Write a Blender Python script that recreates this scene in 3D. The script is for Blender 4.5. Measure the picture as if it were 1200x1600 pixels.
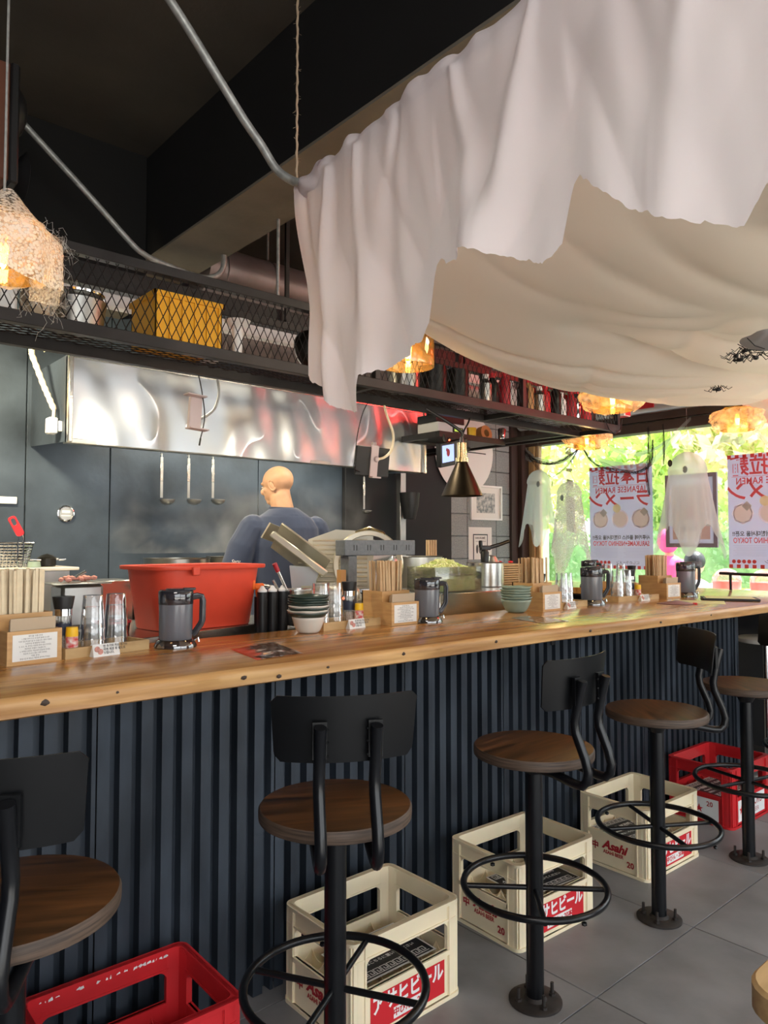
import bpy, bmesh, math, random
from mathutils import Matrix, Vector, noise
for o in list(bpy.data.objects): bpy.data.objects.remove(o, do_unlink=True)
PI = math.pi
R = math.radians
S = bpy.context.scene
C = S.collection
# ---------------------------------------------------------------- camera
cd = bpy.data.cameras.new('camera'); cam = bpy.data.objects.new('camera', cd); C.objects.link(cam)
cd.sensor_fit = 'HORIZONTAL'; cd.sensor_width = 36.0
cd.lens = 1150.0 / 1200.0 * 36.0
cd.clip_start = 0.02; cd.clip_end = 200
cam.location = (0, 0, 1.42)
_th = R(48.80479); _p = R(2.39)
cam.rotation_euler = (R(90) + _p, 0, _th - R(90))
S.camera = cam
# ---------------------------------------------------------------- world, exposure
S.view_settings.view_transform = 'Standard'
S.view_settings.look = 'None'
S.view_settings.gamma = 1.0
S.view_settings.use_curve_mapping = False
S.view_settings.exposure = 0.45
W = bpy.data.worlds.new('world'); S.world = W; W.use_nodes = True
_n = W.node_tree.nodes; _l = W.node_tree.links
_bg = _n['Background']
_tc = _n.new('ShaderNodeTexCoord'); _sx = _n.new('ShaderNodeSeparateXYZ'); _l.new(_tc.outputs['Generated'], _sx.inputs[0])
_rp = _n.new('ShaderNodeValToRGB')
_rp.color_ramp.elements[0].position = 0.0; _rp.color_ramp.elements[0].color = (0.25, 0.25, 0.24, 1)
_rp.color_ramp.elements[1].position = 1.0; _rp.color_ramp.elements[1].color = (0.72, 0.85, 1.0, 1)
_e = _rp.color_ramp.elements.new(0.48); _e.color = (0.3, 0.31, 0.28, 1)
_e = _rp.color_ramp.elements.new(0.56); _e.color = (0.95, 0.98, 1.0, 1)
_ma = _n.new('ShaderNodeMath'); _ma.operation = 'MULTIPLY_ADD'; _ma.inputs[1].default_value = 0.5; _ma.inputs[2].default_value = 0.5
_l.new(_sx.outputs['Z'], _ma.inputs[0]); _l.new(_ma.outputs[0], _rp.inputs[0]); _l.new(_rp.outputs[0], _bg.inputs[0])
_bg.inputs[1].default_value = 3.4

def lamp(name, kind, loc, energy, color, size=0.2, size_y=None, target=None, spread=None, angle=None):
    d = bpy.data.lights.new(name, kind); d.energy = energy; d.color = color
    if kind == 'AREA':
        d.size = size
        if size_y: d.shape = 'RECTANGLE'; d.size_y = size_y
        if spread: d.spread = R(spread)
    elif kind == 'SUN': d.angle = size
    else: d.shadow_soft_size = size
    if kind == 'SPOT' and angle: d.spot_size = R(angle); d.spot_blend = 0.4
    o = bpy.data.objects.new(name, d); C.objects.link(o); o.location = loc
    if target: o.rotation_euler = (Vector(target) - Vector(loc)).to_track_quat('-Z', 'Y').to_euler()
    return o
lamp('sun', 'SUN', (9, 1, 8), 20.0, (1.0, 0.95, 0.86), 0.03, target=(6.0, 3.0, 0))
lamp('kitchen_spot_light', 'AREA', (0.50, 3.36, 2.46), 40, (1.0, 0.84, 0.55), 0.2, target=(0.95, 4.3, 1.9))
lamp('track_spot_light', 'SPOT', (1.45, 3.03, 2.345), 27, (1.0, 0.90, 0.70), 0.04, target=(1.7, 3.5, 0.9), angle=125)
lamp('track_spot_light', 'SPOT', (2.55, 3.03, 2.345), 27, (1.0, 0.92, 0.74), 0.04, target=(2.7, 3.45, 0.9), angle=125)
lamp('hood_light', 'AREA', (2.4, 4.0, 2.08), 14, (1.0, 0.9, 0.70), 1.6, 0.12, target=(2.4, 3.95, 0))
lamp('room_fill_light', 'AREA', (-0.6, -0.6, 3.15), 34, (1.0, 0.93, 0.88), 1.2, 1.2, target=(-0.4, 0.0, 0))  # unseen lamp added to brighten the room around the camera
lamp('canopy_fill_light', 'AREA', (3.6, 0.6, 3.15), 24, (1.0, 0.88, 0.66), 0.8, 0.8, target=(3.3, 0.5, 0))  # unseen lamp added above the canopy to light it and the end wall

lamp('red_fill_light', 'POINT', (5.0, 1.5, 2.85), 28, (1.0, 0.06, 0.05), 0.12)  # added red light behind the canopy, no sign there; feeds the red reflections

# ---------------------------------------------------------------- helpers
def tag(o, label=None, cat=None, group=None, kind=None):
    if label: o['label'] = label
    if cat: o['category'] = cat
    if group: o['group'] = group
    if kind: o['kind'] = kind
    return o
def thing(name, label, cat, loc=(0, 0, 0), rz=0, group=None):
    o = bpy.data.objects.new(name, None); C.objects.link(o); o.empty_display_size = .05
    o.location = loc; o.rotation_euler = (0, 0, rz)
    return tag(o, label, cat, group)
def obj(name, bm, mats, parent=None, smooth=True, angle=40):
    if isinstance(bm, bmesh.types.BMesh):
        me = bpy.data.meshes.new(name); bm.to_mesh(me); bm.free()
    else: me = bm
    o = bpy.data.objects.new(name, me); C.objects.link(o)
    if not isinstance(mats, (list, tuple)): mats = [mats]
    if len(me.materials) == 0:
        for m in mats: me.materials.append(m)
        if smooth:
            me.polygons.foreach_set('use_smooth', [True] * len(me.polygons))
            try: me.set_sharp_from_angle(angle=R(angle))
            except Exception: pass
    if parent: o.parent = parent
    return o
def copy_tree(o, parent=None):
    c = o.copy(); C.objects.link(c); c.parent = parent
    for ch in list(o.children): copy_tree(ch, c)
    return c
def dup(o, loc, rz=0, label=None, group=None, scale=None):
    c = copy_tree(o); c.location = loc; c.rotation_euler = (0, 0, rz)
    if label: c['label'] = label
    if group: c['group'] = group
    if scale: c.scale = scale
    return c
def BM(): return bmesh.new()
def _mat(bm, f0, mi):
    if mi:
        bm.faces.ensure_lookup_table()
        for f in bm.faces[f0:]: f.material_index = mi
def box(bm, c, s, rz=0, M=None, bev=0, mi=0, seg=1):
    f0 = len(bm.faces)
    m = Matrix.Translation(c) @ Matrix.Rotation(rz, 4, 'Z') @ Matrix.Diagonal((s[0], s[1], s[2], 1))
    if M is not None: m = M @ m
    r = bmesh.ops.create_cube(bm, size=1.0, matrix=m)
    if bev:
        es = list({e for v in r['verts'] for e in v.link_edges})
        bmesh.ops.bevel(bm, geom=es, offset=bev, segments=seg, profile=.5, affect='EDGES', clamp_overlap=True)
    bm.faces.ensure_lookup_table(); _mat(bm, f0, mi)
def bx(bm, x0, x1, y0, y1, z0, z1, **k):
    box(bm, ((x0+x1)/2, (y0+y1)/2, (z0+z1)/2), (x1-x0, y1-y0, z1-z0), **k)
def cone(bm, p0, p1, r0, r1=None, seg=16, caps=True, mi=0):
    if r1 is None: r1 = r0
    f0 = len(bm.faces)
    p0 = Vector(p0); p1 = Vector(p1); d = p1 - p0
    q = d.to_track_quat('Z', 'Y').to_matrix().to_4x4()
    m = Matrix.Translation((p0 + p1) / 2) @ q
    bmesh.ops.create_cone(bm, cap_ends=caps, segments=seg, radius1=max(r0, 1e-5), radius2=max(r1, 1e-5), depth=d.length, matrix=m)
    bm.faces.ensure_lookup_table(); _mat(bm, f0, mi)
def tube(bm, pts, r, seg=8, closed=False, mi=0, caps=True, squash=None):
    pts = [Vector(p) for p in pts]; n = len(pts); rings = []; f0 = len(bm.faces)
    rr_ = r if isinstance(r, (list, tuple)) else [r] * n
    prev = None
    for i, p in enumerate(pts):
        if closed: t = (pts[(i + 1) % n] - pts[i - 1])
        else: t = pts[min(i + 1, n - 1)] - pts[max(i - 1, 0)]
        t.normalize()
        if prev is None:
            a = Vector((0, 0, 1)) if abs(t.z) < .9 else Vector((1, 0, 0))
            u = t.cross(a).normalized()
        else:
            u = (prev - t * prev.dot(t)).normalized()
        prev = u; w = t.cross(u)
        rings.append([bm.verts.new(p + (u * math.cos(2*PI*k/seg) + w * math.sin(2*PI*k/seg) * (squash or 1)) * rr_[i]) for k in range(seg)])
    m = n if closed else n - 1
    for i in range(m):
        a = rings[i]; b = rings[(i + 1) % n]
        for k in range(seg):
            try: bm.faces.new((a[k], a[(k+1) % seg], b[(k+1) % seg], b[k]))
            except ValueError: pass
    if caps and not closed:
        bm.faces.new(list(reversed(rings[0]))); bm.faces.new(rings[-1])
    bm.faces.ensure_lookup_table(); _mat(bm, f0, mi)
def lathe(bm, prof, seg=24, c=(0, 0, 0), mi=0, M=None, sy=1.0):
    f0 = len(bm.faces); rings = []
    for r, z in prof:
        ring = []
        for k in range(seg):
            a = 2*PI*k/seg
            v = Vector((c[0] + r*math.cos(a), c[1] + r*math.sin(a)*sy, c[2] + z))
            if M is not None: v = M @ v
            ring.append(bm.verts.new(v))
        rings.append(ring)
    for i in range(len(prof) - 1):
        a = rings[i]; b = rings[i+1]
        for k in range(seg):
            bm.faces.new((a[k], a[(k+1) % seg], b[(k+1) % seg], b[k]))
    if prof[0][0] > 1e-4 and prof[0][1] is not None and getattr(lathe, 'cap', True): pass
    bm.faces.ensure_lookup_table(); _mat(bm, f0, mi)
def ell(bm, c, s, sub=2, M=None, mi=0, rz=0):
    f0 = len(bm.faces)
    m = Matrix.Translation(c) @ Matrix.Rotation(rz, 4, 'Z') @ Matrix.Diagonal((s[0], s[1], s[2], 1))
    if M is not None: m = M @ m
    bmesh.ops.create_icosphere(bm, subdivisions=sub, radius=1.0, matrix=m)
    bm.faces.ensure_lookup_table(); _mat(bm, f0, mi)
def rr(x0, y0, x1, y1, r, n=4):
    p = []
    for cx, cy, a0 in ((x1-r, y1-r, 0), (x0+r, y1-r, 90), (x0+r, y0+r, 180), (x1-r, y0+r, 270)):
        for k in range(n + 1):
            a = R(a0 + 90*k/n); p.append((cx + r*math.cos(a), cy + r*math.sin(a)))
    return p
def plate(bm, outer, holes, t, M, mi=0, bevel=0):
    cu = bpy.data.curves.new('t', 'CURVE'); cu.dimensions = '2D'; cu.fill_mode = 'BOTH'; cu.extrude = t/2
    if bevel: cu.bevel_depth = bevel; cu.bevel_resolution = 0
    for poly in [outer] + holes:
        sp = cu.splines.new('POLY'); sp.points.add(len(poly) - 1)
        for i, (x, y) in enumerate(poly): sp.points[i].co = (x, y, 0, 1)
        sp.use_cyclic_u = True
    o = bpy.data.objects.new('t', cu); me = o.to_mesh()
    f0 = len(bm.faces); v0 = len(bm.verts); bm.from_mesh(me); bm.verts.ensure_lookup_table()
    bmesh.ops.transform(bm, matrix=M, verts=bm.verts[v0:])
    bm.faces.ensure_lookup_table()
    for f in bm.faces[f0:]: f.material_index = mi
    o.to_mesh_clear(); bpy.data.objects.remove(o); bpy.data.curves.remove(cu)
def grid(bm, nu, nv, fn, mi=0, closed_u=False):
    vs = [[bm.verts.new(fn(i/nu, j/nv)) for i in range(nu + (0 if closed_u else 1))] for j in range(nv + 1)]
    m = nu
    for j in range(nv):
        for i in range(m):
            i2 = (i+1) % len(vs[j])
            f = bm.faces.new((vs[j][i], vs[j][i2], vs[j+1][i2], vs[j+1][i])); f.material_index = mi
_tcache = {}
def text_mesh(body, size, bold=0.0, align='CENTER', spacing=1.0, line=1.0, shear=0.0, wide=1.0):
    key = (body, size, bold, align, spacing, line, shear, wide)
    if key in _tcache: return _tcache[key]
    cu = bpy.data.curves.new('text', 'FONT'); cu.body = body; cu.size = size; cu.align_x = align; cu.align_y = 'CENTER'
    cu.offset = bold; cu.resolution_u = 2; cu.space_character = spacing; cu.space_line = line; cu.shear = shear
    o = bpy.data.objects.new('text', cu)
    me = bpy.data.meshes.new_from_object(o)
    me.materials.clear()
    bpy.data.objects.remove(o); bpy.data.curves.remove(cu)
    if wide != 1.0:
        for v in me.vertices: v.co.x *= wide
    _tcache[key] = me
    return me
def text(body, size, m, parent, loc, rot=(0, 0, 0), name='lettering', **k):
    me = text_mesh(body, size, **k)
    o = bpy.data.objects.new(name, me.copy() if me.materials and me.materials[0] != m else me); C.objects.link(o)
    if not o.data.materials: o.data.materials.append(m)
    elif o.data.materials[0] != m: o.data.materials[0] = m
    o.location = loc; o.rotation_euler = rot; o.parent = parent
    return o
# ---------------------------------------------------------------- materials
def mat(name, col, rough=.5, metal=0, var=0, vscale=6, vstretch=(1, 1, 1), bump=0, bscale=None, bstretch=None,
        col2=None, coat=0, spec=None, emit=None, estr=0, trans=0, ior=1.45, rvar=0, aniso=0, sheen=0, detail=4, sss=0):
    m = bpy.data.materials.new(name); m.use_nodes = True
    nt = m.node_tree; n = nt.nodes; l = nt.links; b = n['Principled BSDF']
    b.inputs['Base Color'].default_value = (*col, 1); b.inputs['Roughness'].default_value = rough
    b.inputs['Metallic'].default_value = metal; b.inputs['IOR'].default_value = ior
    if coat: b.inputs['Coat Weight'].default_value = coat; b.inputs['Coat Roughness'].default_value = .12
    if spec is not None: b.inputs['Specular IOR Level'].default_value = spec
    if trans: b.inputs['Transmission Weight'].default_value = trans
    if sheen: b.inputs['Sheen Weight'].default_value = sheen
    if emit: b.inputs['Emission Color'].default_value = (*emit, 1); b.inputs['Emission Strength'].default_value = estr
    if sss: b.inputs['Subsurface Weight'].default_value = sss; b.inputs['Subsurface Radius'].default_value = (.02, .008, .004)
    def nz(scale, st, det=detail):
        tc = n.new('ShaderNodeTexCoord'); mp = n.new('ShaderNodeMapping'); mp.inputs['Scale'].default_value = st
        l.new(tc.outputs['Object'], mp.inputs[0]); t = n.new('ShaderNodeTexNoise'); t.inputs['Scale'].default_value = scale
        t.inputs['Detail'].default_value = det; l.new(mp.outputs[0], t.inputs[0]); return t
    if var or col2:
        t = nz(vscale, vstretch); rp = n.new('ShaderNodeValToRGB')
        c2 = col2 if col2 else tuple(c * (1 - var) for c in col)
        rp.color_ramp.elements[0].position = .35; rp.color_ramp.elements[0].color = (*c2, 1)
        rp.color_ramp.elements[1].position = .65; rp.color_ramp.elements[1].color = (*col, 1)
        l.new(t.outputs[0], rp.inputs[0]); l.new(rp.outputs[0], b.inputs['Base Color'])
        if rvar:
            mr = n.new('ShaderNodeMapRange'); mr.inputs[1].default_value = .3; mr.inputs[2].default_value = .7
            mr.inputs[3].default_value = rough; mr.inputs[4].default_value = rough + rvar
            l.new(t.outputs[0], mr.inputs[0]); l.new(mr.outputs[0], b.inputs['Roughness'])
    if bump:
        t = nz(bscale or vscale, bstretch or vstretch); bp = n.new('ShaderNodeBump'); bp.inputs['Strength'].default_value = bump
        bp.inputs['Distance'].default_value = .01
        l.new(t.outputs[0], bp.inputs['Height']); l.new(bp.outputs[0], b.inputs['Normal'])
    return m
def clear(name, tint=(1, 1, 1), refl=.12, rough=.03, body=None, bodyw=0.0):
    """thin see-through shell: transparent tint + fresnel gloss (+ some diffuse body)"""
    m = bpy.data.materials.new(name); m.use_nodes = True; nt = m.node_tree; n = nt.nodes; l = nt.links
    n.remove(n['Principled BSDF']); out = n['Material Output']
    tr = n.new('ShaderNodeBsdfTransparent'); tr.inputs[0].default_value = (*tint, 1)
    gl = n.new('ShaderNodeBsdfGlossy'); gl.inputs['Roughness'].default_value = rough
    lw = n.new('ShaderNodeLayerWeight'); lw.inputs[0].default_value = .35
    mr = n.new('ShaderNodeMapRange'); mr.inputs[3].default_value = refl; mr.inputs[4].default_value = .75
    l.new(lw.outputs['Fresnel'], mr.inputs[0])
    mx = n.new('ShaderNodeMixShader'); l.new(mr.outputs[0], mx.inputs[0])
    src = tr
    if body:
        df = n.new('ShaderNodeBsdfDiffuse'); df.inputs[0].default_value = (*body, 1)
        tl = n.new('ShaderNodeBsdfTranslucent'); tl.inputs[0].default_value = (*body, 1)
        m1 = n.new('ShaderNodeMixShader'); m1.inputs[0].default_value = .5; l.new(df.outputs[0], m1.inputs[1]); l.new(tl.outputs[0], m1.inputs[2])
        m2 = n.new('ShaderNodeMixShader'); m2.inputs[0].default_value = bodyw; l.new(tr.outputs[0], m2.inputs[1]); l.new(m1.outputs[0], m2.inputs[2]); src = m2
    l.new(src.outputs[0], mx.inputs[1]); l.new(gl.outputs[0], mx.inputs[2]); l.new(mx.outputs[0], out.inputs[0])
    return m
def cloth(name, col, transl=.45, alpha=1.0, holes=None, hscale=40, hthr=.5, bump=.15, bscale=30):
    m = bpy.data.materials.new(name); m.use_nodes = True; nt = m.node_tree; n = nt.nodes; l = nt.links
    n.remove(n['Principled BSDF']); out = n['Material Output']
    df = n.new('ShaderNodeBsdfDiffuse'); df.inputs[0].default_value = (*col, 1)
    tl = n.new('ShaderNodeBsdfTranslucent'); tl.inputs[0].default_value = (*col, 1)
    mx = n.new('ShaderNodeMixShader'); mx.inputs[0].default_value = transl
    l.new(df.outputs[0], mx.inputs[1]); l.new(tl.outputs[0], mx.inputs[2])
    tc = n.new('ShaderNodeTexCoord'); t = n.new('ShaderNodeTexNoise'); t.inputs['Scale'].default_value = bscale; t.inputs['Detail'].default_value = 3
    l.new(tc.outputs['Object'], t.inputs[0]); bp = n.new('ShaderNodeBump'); bp.inputs['Strength'].default_value = bump; bp.inputs['Distance'].default_value = .004
    l.new(t.outputs[0], bp.inputs['Height']); l.new(bp.outputs[0], df.inputs['Normal'])
    src = mx
    if alpha < 1 or holes:
        tr = n.new('ShaderNodeBsdfTransparent'); m2 = n.new('ShaderNodeMixShader')
        l.new(tr.outputs[0], m2.inputs[1]); l.new(mx.outputs[0], m2.inputs[2])
        if holes:
            t2 = n.new('ShaderNodeTexNoise' if holes == 'noise' else 'ShaderNodeTexVoronoi'); t2.inputs['Scale'].default_value = hscale
            l.new(tc.outputs['Object'], t2.inputs[0]); r_ = n.new('ShaderNodeMapRange'); r_.inputs[1].default_value = hthr - .12; r_.inputs[2].default_value = hthr + .12
            r_.inputs[3].default_value = .15 if holes == 'noise' else alpha; r_.inputs[4].default_value = alpha if holes == 'noise' else .15
            if holes == 'noise': t2.inputs['Detail'].default_value = 6
            l.new(t2.outputs[0], r_.inputs[0]); l.new(r_.outputs[0], m2.inputs[0])
        else: m2.inputs[0].default_value = alpha
        src = m2
    l.new(src.outputs[0], out.inputs[0]); return m
M_ = {}
def defmats():
    M = M_
    M['ceiling'] = mat('ceiling paint', (.068, .060, .050), .75, var=.25, vscale=3, bump=.1, bscale=60)
    M['pitch'] = mat('black girder paint', (.004, .004, .004), .8)
    M['beamside'] = mat('dark beam paint', (.010, .010, .011), .7, var=.2, vscale=3)
    M['beam'] = mat('beam soffit concrete', (.21, .19, .155), .75, var=.22, vscale=4, bump=.25, bscale=25)
    M['wallsteel'] = mat('dark wall sheet', (.068, .092, .125), .36, metal=.35, var=.55, vscale=2.6, rvar=.2, bump=.08, bscale=40, detail=8)
    M['wallblack'] = mat('black wall', (.012, .013, .016), .6)
    M['redbounce'] = mat('red paint added for reflections', (.70, .020, .026), .5)  # wall colour added as a source for the hood's red reflections
    M['block'] = mat('concrete block', (.36, .40, .41), .9, var=.25, vscale=90, bump=.4, bscale=160)
    M['mortar'] = mat('mortar', (.23, .25, .25), .95)
    M['tile'] = mat('grey floor tile', (.235, .235, .245), .38, var=.28, vscale=5, rvar=.2, bump=.05, bscale=50, detail=8)
    M['grout'] = mat('dark grout', (.02, .02, .02), .9)
    M['darkframe'] = mat('brown window frame', (.055, .035, .030), .45)
    M['pine'] = mat('pine frame', (.55, .36, .17), .5, var=.3, vscale=8, vstretch=(1, 1, .1))
    M['worktop'] = wood('honey wood worktop', (.56, .285, .085), (.30, .125, .030), rough=.24, coat=.45, sc=(1.2, 16, 10))
    M['worktop_edge'] = wood('raw timber edge', (.62, .36, .14), (.36, .17, .055), rough=.5, coat=.1, sc=(1.5, 10, 26))
    M['knot'] = mat('knot', (.05, .03, .02), .6)
    M['corrug'] = mat('corrugated dark steel', (.042, .055, .075), .34, metal=.25, var=.55, vscale=7, vstretch=(1, 1, .35), rvar=.25, detail=8, bump=.05, bscale=30)
    M['blackmetal'] = mat('black powder coat', (.0045, .005, .0065), .28, spec=.45)
    M['blackmatt'] = mat('black matt plate', (.0035, .004, .005), .42, var=.3, vscale=8, spec=.3)
    M['seat'] = wood('dark stained ply', (.135, .055, .018), (.014, .007, .004), rough=.30, coat=.3, sc=(2.2, 20, 10))
    M['seat_edge'] = mat('ply edge', (.10, .065, .045), .6, var=.6, vscale=10, vstretch=(1, 1, 22))
    M['rust'] = mat('worn base plate', (.055, .048, .045), .6, metal=.5, var=.4, vscale=20)
    M['cream'] = mat('cream crate plastic', (.93, .81, .58), .36, var=.10, vscale=5, spec=.5, sss=.12)
    M['redplastic'] = mat('red crate plastic', (.62, .022, .028), .34, var=.15, vscale=6)
    M['red'] = mat('red print', (.62, .02, .03), .45)
    M['darkred'] = mat('dark red print', (.40, .02, .03), .45)
    M['white'] = mat('white print', (.85, .85, .84), .5)
    M['paper'] = mat('white paper', (.80, .80, .78), .6)
    M['inkblack'] = mat('black ink', (.015, .015, .018), .4)
    M['inkgrey'] = mat('grey ink', (.09, .09, .09), .6)
    M['steel'] = mat('brushed steel', (.62, .61, .58), .26, metal=1, bump=.05, bscale=6, bstretch=(1, 1, 60))
    M['steel_dull'] = mat('dull steel', (.50, .50, .48), .38, metal=1, var=.2, vscale=8)
    M['hood'] = hoodmat()
    M['chrome'] = mat('chrome', (.8, .8, .8), .1, metal=1)
    M['galv'] = mat('galvanised conduit', (.42, .43, .42), .45, metal=.4, var=.35, vscale=40)
    M['rackmetal'] = mat('dark rack steel', (.045, .042, .042), .42, metal=.5, var=.3, vscale=6)
    M['mesh'] = mat('black mesh', (.02, .018, .018), .45, metal=.3)
    M['clear'] = clear('clear plastic', (.98, .985, .985), .06, .06, body=(.8, .84, .88), bodyw=.05)
    M['glass'] = clear('window glass', (.96, .985, .975), .03, .01)
    M['smoke'] = clear('smoke plastic', (.50, .52, .58), .05, .25, body=(.30, .33, .39), bodyw=.72)
    M['smokedark'] = clear('dark smoke plastic', (.22, .23, .27), .08, .08, body=(.08, .08, .1), bodyw=.5)
    M['smokebase'] = clear('smoke base plastic', (.34, .31, .28), .2, .05, body=(.12, .1, .09), bodyw=.3)
    M['bamboo'] = wood('bamboo box', (.60, .36, .15), (.50, .28, .11), rough=.45, coat=.05, sc=(6, 6, 40))
    M['lightwood'] = wood('light wood tray', (.56, .38, .18), (.44, .28, .12), rough=.5, coat=0, sc=(4, 30, 30))
    M['paperkraft'] = mat('chopstick paper', (.78, .66, .46), .75, var=.12, vscale=30)
    M['paperkraft2'] = mat('chopstick paper brown', (.60, .42, .24), .75, var=.12, vscale=30)
    M['napkin'] = mat('kraft napkin', (.48, .38, .27), .8)
    M['black'] = mat('black plastic', (.012, .012, .013), .42)
    M['yellow'] = mat('yellow plastic', (.85, .50, .015), .4)
    M['mustard'] = mat('mustard crate', (.80, .40, .02), .5)
    M['pepper'] = mat('pepper grains', (.42, .30, .24), .8, col2=(.7, .6, .5), vscale=220)
    M['labelblue'] = mat('dark label', (.02, .025, .05), .5)
    M['spice'] = mat('spice label', (.60, .04, .04), .5, col2=(.75, .7, .65), vscale=70)
    M['tubred'] = mat('red tub plastic', (.72, .072, .036), .42, var=.12, vscale=5)
    M['celadon'] = mat('celadon glaze', (.26, .34, .28), .25, var=.1, vscale=8)
    M['darkgreen'] = mat('dark green glaze', (.035, .055, .045), .28)
    M['offwhite'] = mat('off white glaze', (.66, .62, .55), .25)
    M['skin'] = mat('skin', (.60, .34, .20), .5, var=.15, vscale=20, sss=.1)
    M['skin2'] = mat('skin two', (.62, .36, .24), .5)
    M['navy'] = mat('navy cotton', (.040, .055, .105), .85, var=.15, vscale=8, bump=.2, bscale=14, sheen=.2)
    M['sheet'] = cloth('white sheet', (.92, .86, .89), .42, bump=.1)
    M['canopy'] = cloth('cream canopy', (.84, .80, .70), .52)
    M['ghost'] = cloth('sheer ghost cloth', (.76, .88, .93), .5, alpha=.50)
    M['lace'] = cloth('lace', (.86, .92, .93), .5, alpha=.80, holes='voronoi', hscale=150, hthr=.60)
    M['cotton2'] = cloth('thin cotton wool', (.95, .86, .74), .5, alpha=.72, holes='noise', hscale=16, hthr=.50)
    M['cotton'] = cloth('cotton wool', (.90, .84, .80), .45, alpha=.85, holes='noise', hscale=28, hthr=.50)
    M['webwhite'] = cloth('white web', (.8, .84, .85), .5, alpha=.5)
    M['webblack'] = mat('black gauze', (.01, .01, .012), .8)
    M['amber'] = clear('amber glass', (1.0, .90, .62), .07, .04, body=(1.0, .66, .28), bodyw=.08)
    M['fil'] = mat('filament', (1, .6, .2), emit=(1.0, .68, .30), estr=30)
    M['bulb'] = clear('bulb glass', (1.0, .86, .60), .06, .02)
    M['brass'] = mat('dark brass', (.050, .038, .025), .40, metal=1, var=.3, vscale=6, bump=.06, bscale=60)
    M['brasslight'] = mat('light brass', (.62, .50, .30), .22, metal=1)
    M['leaf'] = leafmat('foliage', (.55, .74, .26), (.95, .97, .55))
    M['leaf2'] = leafmat('autumn foliage', (.85, .78, .55), (.95, .88, .72))
    M['leaf3'] = leafmat('hedge foliage', (.40, .64, .34), (.70, .86, .55))
    M['bark'] = mat('bark', (.12, .09, .06), .9)
    M['ground'] = mat('outdoor paving', (.45, .43, .40), .9, var=.2, vscale=8)
    M['brick'] = mat('outdoor brick', (.52, .25, .16), .9, var=.2, vscale=20)
    M['leek'] = mat('shredded leek', (.80, .82, .38), .5, col2=(.55, .68, .20), vscale=14)
    M['leekw'] = mat('pale leek', (.86, .86, .56), .5)
    M['torchorange'] = mat('orange plastic', (.85, .16, .02), .4)
    M['greypowder'] = mat('grey powder coat', (.15, .17, .19), .5, var=.2, vscale=60)
    M['alu'] = mat('cast aluminium', (.66, .62, .52), .34, metal=.85, var=.1, vscale=10)
    M['aludark'] = mat('aluminium blue side', (.52, .58, .62), .35, metal=.8)
    M['rope'] = mat('jute rope', (.45, .34, .24), .9)
    M['pinkish'] = mat('dusty pinkish white', (.62, .52, .52), .6, var=.1)
    M['speakerwood'] = mat('speaker veneer', (.13, .045, .024), .5, var=.3, vscale=6, vstretch=(1, 1, .2))
    M['stovepot'] = mat('steel pot', (.50, .48, .43), .30, metal=1, var=.25, vscale=5, vstretch=(1, 1, .2))
    M['blackpan'] = mat('carbon wok', (.03, .028, .025), .35, metal=.6, var=.5, vscale=40)
    M['screen'] = mat('screen', (.3, .4, .8), .2, emit=(.30, .42, .95), estr=.9)
    M['lcd'] = mat('green lcd', (.4, .6, .1), .3, emit=(.5, .75, .1), estr=.6)
    M['led'] = mat('led', (1, .1, .05), .3, emit=(1, .08, .03), estr=6)
    M['pink'] = mat('hot pink cotton', (.90, .10, .28), .8)
    M['hair'] = mat('black hair', (.02, .022, .028), .45, bump=.3, bscale=10, bstretch=(8, 8, 1))
    M['vinyl'] = mat('off white vinyl', (.85, .86, .86), .4)
    M['tape'] = mat('packing tape', (.50, .27, .10), .4)
    M['purplepaper'] = mat('mauve booklet', (.32, .17, .18), .4)
    M['menupage'] = mat('menu page', (.75, .72, .38), .4)
def wood(name, c1, c2, rough=.4, coat=0, sc=(1, 10, 10)):
    m = bpy.data.materials.new(name); m.use_nodes = True; nt = m.node_tree; n = nt.nodes; l = nt.links; b = n['Principled BSDF']
    tc = n.new('ShaderNodeTexCoord'); mp = n.new('ShaderNodeMapping'); mp.inputs['Scale'].default_value = sc
    l.new(tc.outputs['Object'], mp.inputs[0])
    t = n.new('ShaderNodeTexNoise'); t.inputs['Scale'].default_value = 1.6; t.inputs['Detail'].default_value = 8; t.inputs['Distortion'].default_value = .6
    l.new(mp.outputs[0], t.inputs[0])
    rp = n.new('ShaderNodeValToRGB'); rp.color_ramp.elements[0].position = .33; rp.color_ramp.elements[0].color = (*c2, 1)
    rp.color_ramp.elements[1].position = .66; rp.color_ramp.elements[1].color = (*c1, 1); l.new(t.outputs[0], rp.inputs[0])
    l.new(rp.outputs[0], b.inputs['Base Color'])
    b.inputs['Roughness'].default_value = rough
    if coat: b.inputs['Coat Weight'].default_value = coat; b.inputs['Coat Roughness'].default_value = .15
    bp = n.new('ShaderNodeBump'); bp.inputs['Strength'].default_value = .12; bp.inputs['Distance'].default_value = .004
    l.new(t.outputs[0], bp.inputs['Height']); l.new(bp.outputs[0], b.inputs['Normal'])
    if coat:
        t2 = n.new('ShaderNodeTexNoise'); t2.inputs['Scale'].default_value = 22; l.new(tc.outputs['Object'], t2.inputs[0])
        b2 = n.new('ShaderNodeBump'); b2.inputs['Strength'].default_value = .10; b2.inputs['Distance'].default_value = .004
        l.new(t2.outputs[0], b2.inputs['Height']); l.new(b2.outputs[0], b.inputs['Coat Normal'])
    return m
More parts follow.
